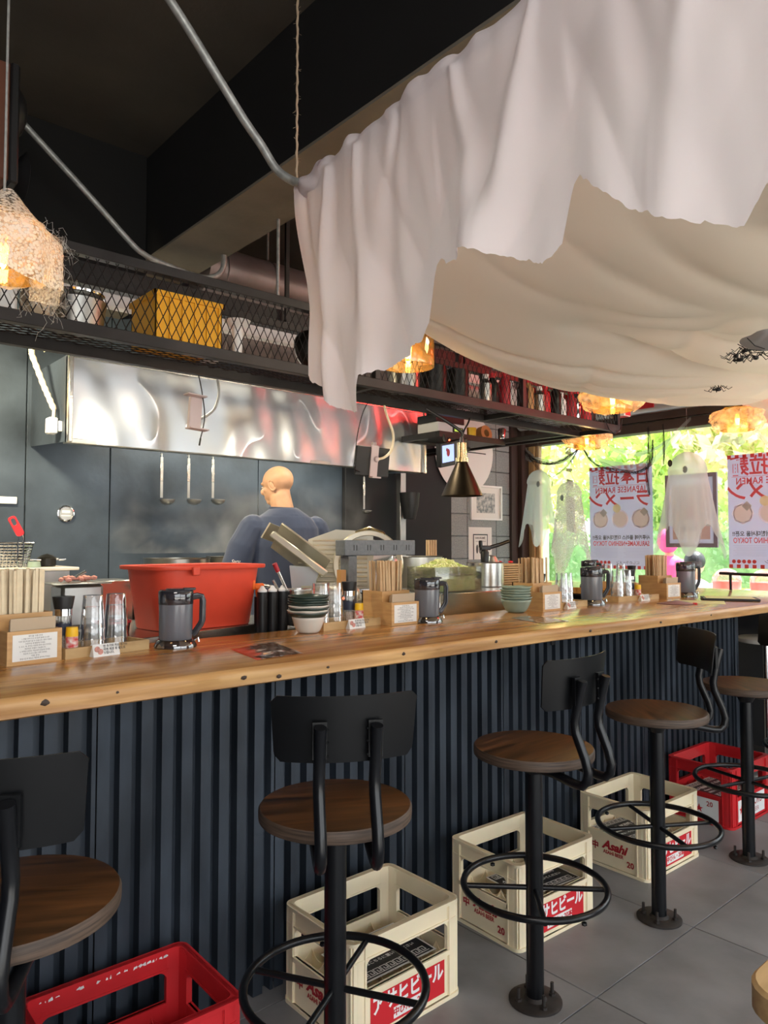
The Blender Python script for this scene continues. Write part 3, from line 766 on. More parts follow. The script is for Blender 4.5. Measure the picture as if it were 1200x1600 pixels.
def nm(a): return (a[0], 'paper wrapped chopsticks standing in the %s' % a[1], 'chopsticks in the %s' % a[1], 'brown paper napkin in the %s' % a[1])
chop_box(nm(('bamboo cutlery box at the left edge with a white notice', 'bamboo box at the left edge')), .628, 2.192, R(9))
chop_box(nm(('bamboo cutlery box with white notice beside the second water pitcher', 'bamboo box beside the second pitcher')), 2.062, 2.222, 0, True)
chop_box(nm(('bamboo cutlery box with white notice beside the stack of celadon bowls', 'bamboo box beside the celadon bowls')), 3.018, 2.190, R(0), True)
chop_box(nm(('farthest bamboo cutlery box on the worktop, beside the smoke-grey far pitcher', 'farthest bamboo box')), 4.248, 2.200, R(-4), True)
# cups
cupm = None
def cup(x, y, z, label, group):
    global cupm
    if cupm is None:
        b = BM(); lathe(b, [(0, .1), (.0285, .1), (.0295, .097), (.033, .045), (.0335, .04), (.036, .004), (.0372, .002), (.0372, 0), (.0355, 0)], 24)
        o = obj('plastic_cup', b, M['clear']); cupm = o.data
    else: o = obj('plastic_cup', cupm, M['clear'])
    o.location = (x, y, z); tag(o, label, 'cup', group)
millm = {}
def mill(x, y, z, label):
    t = thing('pepper_mill', label, 'pepper mill', (x, y, z))
    if not millm:
        b = BM(); lathe(b, [(0, 0), (.024, 0), (.0245, .004), (.0235, .11), (.02, .112), (0, .112)], 24); millm['g'] = obj('glass_jar', b, M['clear'], t).data
        b = BM(); lathe(b, [(0, .002), (.022, .002), (.0215, .045), (.0, .047)], 20); millm['p'] = obj('peppercorns', b, M['pepper'], t).data
        b = BM(); lathe(b, [(.0238, .055), (.0243, .055), (.024, .09), (.0235, .09)], 20); millm['l'] = obj('label_band', b, M['labelblue'], t).data
        b = BM(); lathe(b, [(0, .112), (.0245, .112), (.0245, .132), (0, .132)], 24); millm['s'] = obj('steel_collar', b, M['chrome'], t).data
        b = BM(); lathe(b, [(0, .132), (.0255, .132), (.0315, .166), (.0315, .169), (.02, .170), (0, .168)], 24); millm['c'] = obj('grinder_cap', b, M['black'], t).data
    else:
        for k, n_, m_ in (('g', 'glass_jar', 'clear'), ('p', 'peppercorns', 'pepper'), ('l', 'label_band', 'labelblue'), ('s', 'steel_collar', 'chrome'), ('c', 'grinder_cap', 'black')): obj(n_, millm[k], M[m_], t)
spm = {}
def spice(x, y, z, label):
    t = thing('spice_bottle', label, 'bottle', (x, y, z))
    if not spm:
        b = BM(); lathe(b, [(0, 0), (.017, 0), (.0175, .003), (.0175, .054), (.015, .057), (0, .057)], 20); spm['b'] = obj('bottle', b, M['spice'], t).data
        b = BM(); lathe(b, [(0, .055), (.0175, .055), (.0178, .060), (.0165, .082), (.0, .083)], 20); spm['c'] = obj('cap', b, M['yellow'], t).data
    else: obj('bottle', spm['b'], M['spice'], t); obj('cap', spm['c'], M['yellow'], t)
plm = {}
def placard(x, y, z, rz, label, w=.085):
    t = thing('placard', label, 'sign', (x, y, z), rz, 'small white placards on the condiment trays')
    b = BM(); v = [(-w/2, 0, 0), (w/2, 0, 0), (w/2, .008, .036), (-w/2, .008, .036), (w/2, .024, 0), (-w/2, .024, 0)]
    vs = [b.verts.new(p) for p in v]; b.faces.new((vs[0], vs[1], vs[2], vs[3])); b.faces.new((vs[3], vs[2], vs[4], vs[5])); b.faces.new((vs[0], vs[5], vs[4], vs[1]))
    b.faces.new((vs[0], vs[3], vs[5])); b.faces.new((vs[1], vs[4], vs[2]))
    o = obj('card', b, M['paper'], t, smooth=False)
    a = R(90) - math.atan2(.008, .036); 
    for i, s in enumerate(('면 추가와 차슈 추가는', '라멘 제공 후 별도로', '드립니다.')):
        text(s, .0088, M['inkblack'], t, (-.010, .0066 - .0021*i - .0012, .0285 - .0095*i), (a, 0, 0), bold=.00018, align='LEFT')
    b = BM(); cone(b, (-.030, .0022, .022), (-.030, .0030, .022), .0085, seg=16, mi=0); cone(b, (-.020, .0012, .014), (-.020, .0020, .014), .0085, seg=16, mi=1)
    obj('food_picture', b, [M['yellowbrown'], M['pinkfood']], t)
M['yellowbrown'] = mat('noodle print', (.68, .55, .28), .6, var=.5, vscale=300); M['pinkfood'] = mat('pork print', (.75, .35, .30), .6, var=.4, vscale=300)
M['bowlprint'] = mat('ramen print', (.78, .70, .60), .6, col2=(.55, .46, .42), vscale=60); M['bowlprint2'] = mat('pale bowl print', (.74, .72, .74), .6, col2=(.62, .55, .50), vscale=60)
def tray(x, y, w, d, rz, label, layout, nametag, cup_n=3, pl=None):
    o_ = thing('condiment_tray', label, 'tray', (x, y, T), rz, 'wooden condiment trays')
    b = BM(); h = .030; bx(b, 0, w, 0, d, 0, .006); bx(b, 0, w, 0, .010, .006, h); bx(b, 0, w, d - .010, d, .006, h); bx(b, 0, .010, .010, d - .010, .006, h); bx(b, w - .010, w, .010, d - .010, .006, h)
    obj('tray_body', b, M['lightwood'], o_)
    mr = Matrix.Rotation(rz, 3, 'Z')
    for kind, lx, ly in layout:
        v = mr @ Vector((lx, ly, 0)); X, Y = x + v.x, y + v.y
        if kind == 'cup':
            for k in range(cup_n): cup(X, Y, T + .006 + k*.035, 'clear plastic cup stacked upside down in the %s' % nametag, 'cups in the %s' % nametag)
        elif kind == 'mill': mill(X, Y, T + .006, 'pepper mill with black cap in the %s' % nametag)
        elif kind == 'spice': spice(X, Y, T + .006, 'small spice bottle with yellow cap in the %s' % nametag)
    if pl is not None: 
        v = mr @ Vector((pl, -.026, 0)); placard(x + v.x, y + v.y, T, rz, 'white placard with Korean text in front of the %s' % nametag)
L0 = [('mill', .038, .088), ('spice', .036, .032), ('cup', .112, .052), ('cup', .196, .062)]
tray(.712, 2.200, .275, .135, R(10), 'light wood condiment tray nearest the left edge, beside the first box', L0, 'tray nearest the left edge', pl=.115)
tray(1.676, 2.262, .325, .135, R(5), 'light wood condiment tray between dark bowls and second cutlery box', [('cup', .055, .085), ('cup', .130, .085), ('mill', .225, .098), ('spice', .238, .052)], 'tray beside the dark bowls', pl=.155 )
tray(3.105, 2.225, .30, .135, R(4), 'light wood condiment tray between third cutlery box and third pitcher', [('mill', .022, .115), ('spice', .055, .050), ('cup', .125, .050), ('cup', .190, .060)], 'tray before the third pitcher', pl=.10)
tray(3.735, 2.262, .40, .11, R(-4), 'condiment tray of the farthest cutlery box, orange-tinted wood', [('cup', .065, .055), ('cup', .150, .055), ('mill', .235, .085), ('spice', .255, .045)], 'farthest tray', pl=.225)
# pitchers
def make_pitcher(label):
    t = thing('water_pitcher', label, 'pitcher', (0, 0, 0), 0, 'smoke grey water pitchers')
    b = BM(); lathe(b, [(0, .003), (.066, .0), (.067, .006), (.060, .020), (.055, .026), (0, .024)], 36); obj('drip_base', b, M['smokebase'], t)
    b = BM(); lathe(b, [(0, .026), (.050, .026), (.052, .030), (.0535, .145), (.050, .145)], 40); obj('jug', b, M['smoke'], t)
    b = BM(); lathe(b, [(.0537, .138), (.0545, .139), (.055, .178), (.053, .181), (.050, .181)], 40); obj('collar', b, M['smokedark'], t)
    b = BM(); lathe(b, [(0, .188), (.030, .188), (.034, .184), (.050, .184), (.054, .180), (.054, .176), (0, .176)], 40); bx(b, .02, .062, -.016, .016, .182, .190, bev=.003); obj('lid', b, M['smokedark2'], t)
    b = BM(); pts = [(.052, 0, .160), (.066, 0, .163), (.080, 0, .160), (.084, 0, .148), (.083, 0, .085), (.078, 0, .072), (.060, 0, .045), (.052, 0, .040)]
    for s in (-.0095, .0095): tube(b, [(p[0], s, p[2]) for p in pts], .0045, 8)
    tube(b, pts, .0075, 8, squash=1.4); obj('handle', b, M['smokedark2'], t)
    b = BM(); tube(b, [(.060, -.004, .020), (.070, -.004, .028), (.072, -.004, .016)], .004, 6); obj('spout_lever', b, M['chrome'], t)
    return t
M['smokedark2'] = mat('dark grey clear plastic', (.045, .048, .058), .18, spec=.6)
p0 = make_pitcher('dark smoke water pitcher in front of the red tub'); p0.location = (1.065, 2.235, T); p0.rotation_euler.z = R(-28)
dup(p0, (2.195, 2.232, T), R(-30), 'grey water pitcher beside the second cutlery box, before the shredded leek')
dup(p0, (3.475, 2.265, T), R(-42), 'grey water pitcher beyond the third condiment tray', scale=(1.08, 1.08, 1.1))
dup(p0, (4.43, 2.215, T), R(-35), 'brownish water pitcher behind the farthest cutlery box', scale=(1.05, 1.05, 1.15))
dup(p0, (4.86, 3.19, T), R(-45), 'water pitcher standing on the window leg, its lid showing above the third pitcher', scale=(1.05, 1.05, 1.08))
# cups and mill on the window leg
for X, Y in ((4.86, 3.03), (4.87, 2.93)):
    for k in range(3): cup(X, Y, T + k*.04, 'clear cup stacked on the window leg behind the far tray', 'cups on the window leg')
mill(4.87, 2.84, T, 'pepper mill standing on the window leg beside the cups')
for k, (y0, y1, h) in enumerate(((2.76, 3.09, .0), (2.60, 2.74, .0))):
    b = BM(); bx(b, 4.80, 4.83, y0, y1, T, T + .05, bev=.002); o = obj('wooden_rail_tray', b, M['bamboo']); tag(o, ('long' if k == 0 else 'short') + ' brown wooden tray edge on the window leg', 'tray')
# bowls
def bowl(prof_r, h, z, x, y, m, label, group, wav=0.0, name='bowl', rz=0, foot=.5):
    b = BM(); seg = 32
    def P_(i, j):
        a = 2*PI*i; s = j
        r = prof_r * (foot + (1 - foot) * s**.75); zz = h * s**1.3
        k = 1 + (wav * math.cos(5*a) * s)
        return Vector((r*k*math.cos(a), r*k*math.sin(a), zz + wav*.10*math.cos(5*a)*s*prof_r*2))
    grid(b, seg, 8, P_, closed_u=True)
    bmesh.ops.holes_fill(b, edges=[e for e in b.edges if e.is_boundary and all(v.co.z < .0005 for v in e.verts)])
    bmesh.ops.recalc_face_normals(b, faces=b.faces[:])
    o = obj(name, b, m); md = o.modifiers.new('t', 'SOLIDIFY'); md.thickness = .0035; md.offset = -1
    o.location = (x, y, z); o.rotation_euler.z = rz; tag(o, label, 'bowl', group)
z = T + .0012
bowl(.062, .058, z, 1.605, 2.262, M["offwhite"], "white bowl at the bottom of the dark bowl stack", None, 0, rz=0, foot=.58)
for k in range(8):
    m = M['offwhite'] if k in (1, 3) else M['darkgreen']; 
    bowl(.076, .030, z + .044 + k*.0088, 1.605 + random.uniform(-.003, .003), 2.262, m, ('off-white' if k in (1, 3) else 'dark green') + ' scalloped bowl in the stack on the white bowl', 'bowls stacked on the white bowl', .05, rz=random.random()*6, foot=.4)
z = T + .0012
bowl(.074, .060, z, 2.826, 2.262, M['celadon'], 'celadon bowl at the bottom of the pale green stack', None, .0, foot=.5)
for k in range(5):
    bowl(.074, .030, z + .042 + k*.0125, 2.826 + random.uniform(-.003, .003), 2.262, M['celadon'], 'celadon scalloped bowl in the pale green stack', 'celadon bowls stacked on the counter', .06, rz=random.random()*6, foot=.4)
# packets
def packet(q, label, seed):
    t = thing('plastic_packet', label, 'packet', (0, 0, 0)); b = BM(); A, B_, C_, D = [Vector((x, y, T)) for x, y in q]
    def P_(u, v):
        p = A.lerp(B_, u).lerp(D.lerp(C_, u), v); p.z += .003 + .007*abs(noise.noise(Vector((u*4, v*4, seed)))) * (1 - abs(2*u-1)**3)
        return p
    grid(b, 14, 14, P_); obj('film', b, M['film'], t)
    b = BM()
    def Q_(u, v):
        p = A.lerp(B_, .06 + u*.88).lerp(D.lerp(C_, .06 + u*.88), .06 + v*.88); p.z += .0016; return p
    grid(b, 2, 2, Q_); obj('contents', b, M['packetred'], t)
M['film'] = clear('crinkled film', (.95, .93, .92), .22, .08); M['packetred'] = mat('packet contents', (.50, .24, .16), .5, col2=(.62, .50, .40), vscale=30)
packet([(1.160, 2.050), (1.355, 2.110), (1.285, 1.835), (1.112, 1.815)], 'clear plastic packet lying before the red tub and first pitcher', 1.0)
packet([(2.565, 2.085), (2.74, 2.12), (2.665, 1.835), (2.50, 1.86)], 'clear plastic packet lying before the celadon bowls', 5.0)
# booklet, menu tablet and page
t = thing('booklet', 'mauve curled booklet with a red tip beside the menu board', 'booklet', (3.86, 1.985, T))
b = BM()
def Bk(u, v):
    w = .20*(u - .5); d = .10*(v - .5)*(1 - .9*abs(2*u - 1)**2); return Vector((w + d*.25, d, .004 + .018*(1 - (2*v-1)**2)*(1 - abs(2*u-1))))
grid(b, 12, 8, Bk); o = obj('cover', b, M['purplepaper'], t); md = o.modifiers.new('t', 'SOLIDIFY'); md.thickness = .003
t.rotation_euler.z = R(-62)
b = BM(); bx(b, .082, .105, -.010, .008, .001, .010, bev=.002); obj('red_tip', b, M['red'], t)
t = thing('menu_page', 'yellow green menu page lying beside the black menu board', 'paper', (4.10, 1.96, T), R(-64)); b = BM(); bx(b, -.16, .12, -.11, .11, 0, .0016); o = obj('page', b, M['menupage'], t)
t = thing('menu_board', 'black menu board with a pale page on its face near the right edge', 'menu', (4.375, 1.925, T + .0017), R(-60)); b = BM(); bx(b, -.15, .15, -.105, .105, 0, .012, bev=.002); obj('board', b, M['black'], t)
b = BM(); bx(b, -.13, .13, -.09, .09, .012, .0126, mi=0); obj('page', b, M['menupage'], t)
t = thing('chair_back', 'black curved chair back showing above the worktop at the right edge', 'chair', (5.22, 2.10, 0))
b = BM(); tube(b, [(.02, .27, 1.205), (.05, .12, 1.20), (.05, -.05, 1.20), (.0, -.22, 1.20)], .024, 10, squash=.45); obj('top_rail', b, M['black'], t)
for yy in (.2, -.18):
    b = BM(); cone(b, (.03, yy, T + .002), (.03, yy, 1.2), .010, seg=8); obj('post', b, M['black'], t)
# ================================================================ KITCHEN
def cyl_pot(name, label, cat, x, y, z, r, h, m, lid=False, handles=True, rz=0, group=None):
    t = thing(name, label, cat, (x, y, z), rz, group)
    b = BM(); lathe(b, [(0, 0), (r - .004, 0), (r, .004), (r, h - .004), (r + .004, h), (r - .004, h), (r - .005, .01), (0, .01)], 48); obj('pot_body', b, m, t)
    if handles:
        for s in (0, PI):
            b = BM(); pts = [(r, -.045, h*.78), (r + .03, -.045, h*.80), (r + .03, .045, h*.80), (r, .045, h*.78)]
            tube(b, [(p[0]*math.cos(s) - p[1]*math.sin(s), p[0]*math.sin(s) + p[1]*math.cos(s), p[2]) for p in pts], .005, 8); obj('handle', b, M['chrome'], t)
    if lid:
        b = BM(); lathe(b, [(0, h + .02), (r*.6, h + .012), (r + .002, h + .001), (0, h + .001)], 40); obj('lid', b, m, t)
    return t
# stainless worktables and stove line
def table(name, label, x0, x1, y0, y1, z, h=.05, rz=0, legs=True, body=None):
    t = thing(name, label, 'worktable', (x0, y0, 0), rz); w, d = x1 - x0, y1 - y0
    b = BM(); bx(b, 0, w, 0, d, z - h, z, bev=.003); obj('steel_top', b, M['steel'], t)
    if body: b = BM(); bx(b, .01, w - .01, .012, d - .01, 0, z - h); obj('cabinet', b, body, t)
    elif legs:
        for lx in (.03, w - .03):
            for ly in (.03, d - .03): b = BM(); cone(b, (lx, ly, 0), (lx, ly, z - h), .018, seg=10); obj('leg', b, M['steel'], t)
    return t
table('prep_table', 'stainless prep table edge under the red tub', 1.045, 1.86, 2.46, 3.0, 1.092, .045, R(14), body=M['wallblack'])
table('prep_table', 'low dark prep table behind the left cutlery box', .20, .90, 2.46, 3.02, 1.03, .04, body=M['wallblack'])
table('cold_counter', 'stainless cold counter face below the shredded leek', 2.545, 3.32, 2.50, 2.98, 1.172, .13, body=M['steel'])
table('stove', 'stainless stove line along the back wall', 1.26, 3.2, 3.72, 4.27, .86, .06, body=M['steel'])
table('prep_table', 'steel table behind the second pitcher carrying the slicer', 1.90, 2.535, 2.52, 3.05, 1.05, .04, 0, body=M['wallblack'])
# red tub
t = thing('plastic_tub', 'large red plastic tub with a flanged rim behind the first pitcher', 'tub', (1.365, 2.70, 1.094), R(7))
b = BM()
def tubpt(a, r, z, w, d):
    c, s = math.cos(a), math.sin(a); k = (abs(c)**5 + abs(s)**5)**(-1/5); return Vector((w*k*c, d*k*s, z))
prof = [(.0, .205, .125), (.004, .208, .128), (.225, .238, .152), (.2252, .262, .172), (.228, .264, .174), (.238, .264, .174), (.240, .262, .172), (.236, .238, .150), (.012, .204, .122)]
rings = [[b.verts.new(tubpt(2*PI*k/48, 1, z, w, d)) for k in range(48)] for z, w, d in prof]
for i in range(len(rings) - 1):
    for k in range(48): b.faces.new((rings[i][k], rings[i][(k+1) % 48], rings[i+1][(k+1) % 48], rings[i+1][k]))
b.faces.new(list(reversed(rings[0]))); b.faces.new(rings[-1])
obj('tub_body', b, M['tubred'], t)
b = BM(); bx(b, -.13, -.10, -.185, -.172, .205, .237, bev=.003); obj('rim_clip', b, M['tubred'], t)
# stock pots at the back
cyl_pot('stock_pot', 'left tall stock pot steaming behind the red tub', 'pot', 1.90, 3.98, .862, .185, .47, M['stovepot'], rz=R(90))
cyl_pot('stock_pot', 'right tall stock pot steaming behind the red tub', 'pot', 2.29, 4.0, .862, .175, .475, M['stovepot'], rz=R(90))
cyl_pot('stock_pot', 'wide steel stock pot behind the second cutlery box', 'pot', 3.03, 3.22, 1.06, .19, .28, M['stovepot'], rz=R(-40))
b = BM(); bx(b, 2.75, 3.3, 3.06, 3.5, .9, 1.058); t = thing('pot_stand', 'steel stand carrying the wide stock pot', 'stand', (0, 0, 0)); obj('stand_body', b, M['steel'], t)
for lx in (2.8, 3.25): b = BM(); bx(b, lx - .02, lx + .02, 3.1, 3.4, 0, .9); obj('leg', b, M['steel'], t)
# left: gastronorm pan with ingredients, woks, fryer basket
t = thing('ingredient_pan', 'grey steel pan heaped with scraps behind the pepper mill', 'pan', (1.00, 2.98, 1.0935))
b = BM(); bx(b, -.075, .085, -.07, .07, 0, .165, bev=.012); obj('pan_body', b, M['steel_dull'], t)
b = BM(); bx(b, -.11, .11, -.085, .085, .166, .172, bev=.002); obj('rim', b, M['steel_dull'], t)
b = BM(); random.seed(2)
for k in range(16): ell(b, (random.uniform(-.08, .06), random.uniform(-.06, .06), .180 + random.random()*.012), (.016, .010, .010), 1, rz=random.random()*3)
o = obj('food_scraps', b, M['pinkfood'], t); o['kind'] = 'stuff'
b = BM(); cone(b, (-.02, 0, .182), (.03, -.02, .215), .005, seg=8); obj('spoon_handle', b, M['steel'], t)
t = thing('steel_box', 'brushed warm steel box behind the left cups', 'box', (1.24, 3.34, .9785)); b = BM(); bx(b, -.07, .10, -.1, .1, 0, .275, bev=.004); obj('box_body', b, M['steel'], t)
t = thing('fryer_stand', 'steel stand carrying woks and fryer behind the left cups', 'stand', (0, 0, 0)); b = BM(); bx(b, .80, 1.88, 3.22, 3.68, .93, .977, bev=.003); obj('top', b, M['steel_dull'], t)
for lx in (.85, 1.82): b = BM(); bx(b, lx - .02, lx + .02, 3.25, 3.6, 0, .93); obj('leg', b, M['steel_dull'], t)
for k in range(3):
    t = thing('wok_pan', 'dark hammered pan in the stack behind the right cups', 'pan', (1.455, 3.32, 1.118 + k*.038), R(-120 + 18*k), 'stacked dark pans')
    b = BM(); r = .088; lathe(b, [(0, 0), (r*.72, 0), (r*.95, .05), (r, .07), (r + .002, .07), (r*.93, .045), (r*.7, .006), (0, .006)], 36); obj('pan_body', b, M['blackpan'], t)
    b = BM(); tube(b, [(r*.95, 0, .062), (r + .05, 0, .075), (r + .13, 0, .11)], .011, 8); obj('handle', b, M['black'], t)
b = BM(); cone(b, (1.455, 3.32, .9785), (1.455, 3.32, 1.117), .10, .09, seg=32); o = obj('burner_pot', b, M['blackpan']); tag(o, 'dark pot under the stacked hammered pans', 'pot')
t = thing('saute_pan', 'shallow dark pan with red rim between cups and red tub', 'pan', (1.025, 2.66, 1.0935)); b = BM()
lathe(b, [(0, 0), (.055, 0), (.06, .035), (.062, .038), (.056, .038), (.05, .006), (0, .006)], 32); obj('pan_body', b, M['blackpan'], t)
b = BM(); lathe(b, [(.057, .038), (.064, .038), (.064, .046), (.057, .046)], 32); obj('rim', b, M['darkred'], t)
# fryer with wire basket at the left edge
t = thing('deep_fryer', 'steel fryer top with pale edge at the left', 'fryer', (.45, 3.70, 0)); b = BM(); bx(b, 0, .76, 0, .5, .05, 1.285); obj('fryer_body', b, M['steel_dull'], t)
b = BM(); bx(b, -.05, .80, -.02, .52, 1.286, 1.302, bev=.003); obj('fryer_top', b, M['offwhite'], t)
t = thing('fryer_basket', 'wire fryer basket with a red handle standing on the fryer', 'basket', (.93, 3.86, 1.304))
b = BM(); w, d, h = .13, .10, .115
for k in range(15):
    u = -1 + 2*k/14
    tube(b, [(w*u*.85, -d*.85, 0), (w*u, -d, h)], .0016, 4); tube(b, [(w*u*.85, d*.85, 0), (w*u, d, h)], .0016, 4)
    tube(b, [(-w*.85, d*u*.85, 0), (-w, d*u, h)], .0016, 4); tube(b, [(w*.85, d*u*.85, 0), (w, d*u, h)], .0016, 4); tube(b, [(w*u*.85, -d*.85, 0), (w*u*.85, d*.85, 0)], .0016, 4)
for j in range(9):
    s = .85 + .15*j/8; z = h*j/8; tube(b, [(-w*s, -d*s, z), (w*s, -d*s, z), (w*s, d*s, z), (-w*s, d*s, z)], .0016, 4, closed=True)
tube(b, [(-w, -d, h), (w, -d, h), (w, d, h), (-w, d, h)], .004, 6, closed=True)
obj('wire_cage', b, M['chrome'], t)
b = BM(); tube(b, [(.06, -d, 0), (.06, -d - .004, h), (.065, -d, h + .045)], .003, 6); tube(b, [(.085, -d, 0), (.085, -d - .004, h), (.08, -d, h + .045)], .003, 6); obj('wire_arm', b, M['chrome'], t)
b = BM(); plate(b, rr(-.018, 0, .018, .10, .012, 3), [rr(-.010, .055, .010, .09, .008, 3)], .010, Matrix.Translation((.075, -d, h + .035)) @ Matrix.Rotation(R(-28), 4, 'Y') @ Matrix.Rotation(R(90), 4, 'X')); obj('grip', b, M['red'], t)
t = cyl_pot('small_pot', 'small black lidded pot beside the fryer basket', 'pot', 1.15, 3.85, 1.304, .042, .042, M['blackpan'], lid=True, handles=True)
b = BM(); cone(b, (1.065, 3.76, 1.303), (1.065, 3.76, 1.33), .030, .027, seg=20); o = obj('sauce_dish', b, M['celadon']); tag(o, 'small pale green dish between basket and small black pot', 'dish')
# wall gauge, wall bar
t = thing('wall_gauge', 'round chrome gauge mounted on the dark back wall', 'gauge', (1.372, 4.281, 1.583))
b = BM(); Mx = Matrix.Rotation(R(90), 4, 'X'); lathe(b, [(0, 0), (.046, 0), (.046, .012), (.040, .014), (.036, .008), (0, .008)], 32, M=Mx); obj('bezel', b, M['chrome'], t)
b = BM(); lathe(b, [(.0355, .0095), (0, .0095)], 32, M=Mx); obj('dial', b, M['steel_dull'], t)
b = BM(); bx(b, -.022, .022, -.0112, -.0105, .004, .018); bx(b, -.026, .026, -.0112, -.0105, -.014, -.009); obj('dial_print', b, M['paper'], t)
b = BM(); bx(b, .70, 1.115, 4.262, 4.281, 1.628, 1.665, bev=.002); o = obj('steel_rail', b, M['vinyl']); tag(o, 'pale steel rail on the wall at the left edge', 'rail')
# hood
t = thing('extractor_hood', 'long brushed steel extractor hood over the stove', 'hood', (0, 0, 0))
b = BM()
HX0, HX1 = 1.183, 3.612
def Hf(u, v):
    x = HX0 + .022 + (HX1 - HX0 - .044)*u; z = 1.912 + .420*v
    y = 3.69 + .006*noise.noise(Vector((x*1.1, 2, z*.8))) + .0065*math.sin(x*5.2 + 1.1*math.sin(z*4.5)) + .0062*math.sin(x*12 + 2*math.sin(z*5)) + .0024*math.sin(x*27 + 3*math.sin(z*3)) + .012 * (v - .5)**2 + .0018*noise.noise(Vector((x*7, 1, z*2)))
    return Vector((x, y, z))
grid(b, 160, 20, Hf); obj('front_panel', b, M['hood'], t, angle=80)
b = BM(); bx(b, HX0, HX0 + .022, 3.672, 3.72, 1.91, 2.335, bev=.003); bx(b, HX1 - .022, HX1, 3.672, 3.72, 1.905, 2.335, bev=.003); bx(b, HX0, HX1, 3.682, 3.72, 2.326, 2.345); obj('edge_trim', b, M['steel'], t)
for x0, x1 in ((HX0, HX0 + .004), (HX1 - .004, HX1)):
    b = BM(); vs = [b.verts.new(p) for p in ((x0, 3.70, 1.912), (x0, 4.281, 1.945), (x0, 4.281, 2.34), (x0, 3.70, 2.34), (x1, 3.70, 1.912), (x1, 4.281, 1.945), (x1, 4.281, 2.34), (x1, 3.70, 2.34))]
    for q in ((0, 1, 2, 3), (7, 6, 5, 4), (0, 4, 5, 1), (1, 5, 6, 2), (2, 6, 7, 3), (3, 7, 4, 0)): b.faces.new([vs[i] for i in q])
    obj('side_panel', b, M['wallsteel'], t)
b = BM(); bx(b, HX0 + .005, HX1 - .005, 3.70, 4.281, 2.332, 2.342); obj('top_panel', b, M['steel_dull'], t)
b = BM(); bx(b, HX0 + .005, HX1 - .005, 3.70, 3.765, 1.908, 1.932, bev=.003); obj('drip_gutter', b, M['steel_dull'], t)
# corrugated hose and junction box at the hood side
t = thing('junction_box', 'cream junction box with ribbed hose on the left side of the hood', 'junction box', (0, 0, 0))
b = BM(); bx(b, 1.12, 1.165, 3.76, 3.82, 1.955, 2.035, bev=.006); bx(b, 1.165, 1.184, 3.765, 3.80, 1.97, 2.02); obj('box_body', b, M['vinyl'], t)
b = BM(); P_ = [Vector(p) for p in ((1.150, 3.79, 2.035), (1.155, 3.80, 2.08), (1.120, 3.85, 2.20), (1.075, 3.90, 2.36), (1.075, 3.91, 2.40), (1.10, 3.91, 2.415), (1.15, 3.92, 2.40))]
pp = []
for i in range(len(P_) - 1):
    for k in range(8): pp.append(P_[i].lerp(P_[i+1], k/8))
tube(b, pp, [(.016 if i % 2 else .0125) if i > 7 else .008 for i in range(len(pp))], 10); obj('ribbed_hose', b, M['cream'], t)
# ladles hanging from the hood rail
ladm = {}
def ladle(x, y, z0, L, label, group=None, s=1.0, tilt=0):
    t = thing('ladle', label, 'ladle', (x, y, z0), 0, group); t.rotation_euler = (0, tilt, 0)
    b = BM(); bx(b, -.008, .008, -.002, .002, -L + .02, -.02); tube(b, [(0, 0, -.02), (0, 0, 0), (0, .012, .006), (0, .018, -.006)], .003, 6); obj('handle', b, M['steel_dull'], t)
    b = BM(); bx(b, -.010, .010, -.004, .004, -L + .12, -.05, bev=.002) ; obj('grip', b, M['steel'], t)
    b = BM(); r = .045*s; lathe(b, [(r*math.sin(R(a)), -r*math.cos(R(a))*.75) for a in range(0, 91, 15)] + [(r*.93*math.sin(R(a)), -r*.93*math.cos(R(a))*.72) for a in range(90, -1, -15)], 28, (.038*s, -.0, -L + .012)); obj('cup', b, M['steel_dull'], t)
for k, x in enumerate((1.90, 2.075, 2.24)): ladle(x, 4.20, 1.955 + k*.006, .285, '%s of the three ladles hanging under the hood' % ('leftmost', 'middle one', 'rightmost')[k], 'ladles hanging under the hood')
ladle(3.50, 4.225, 1.93, .28, 'small ladle hanging on the black wall below the black tablet', None, .8)
# steam-pipe / vertical chute right of hood
t = thing('knife_rack', 'grey vertical pipe with a dark funnel holder on the back wall right of the hood', 'pipe', (3.83, 4.17, 0))
b = BM(); bx(b, -.03, .03, -.02, .03, 1.1, 2.0, bev=.004); obj('pipe', b, M['steel_dull'], t)
b = BM(); lathe(b, [(.0, 1.60), (.045, 1.60), (.07, 1.70), (.078, 1.80), (.074, 1.80), (.066, 1.70), (0, 1.64)], 20, (0, -.09, 0)); obj('funnel', b, M['black'], t)
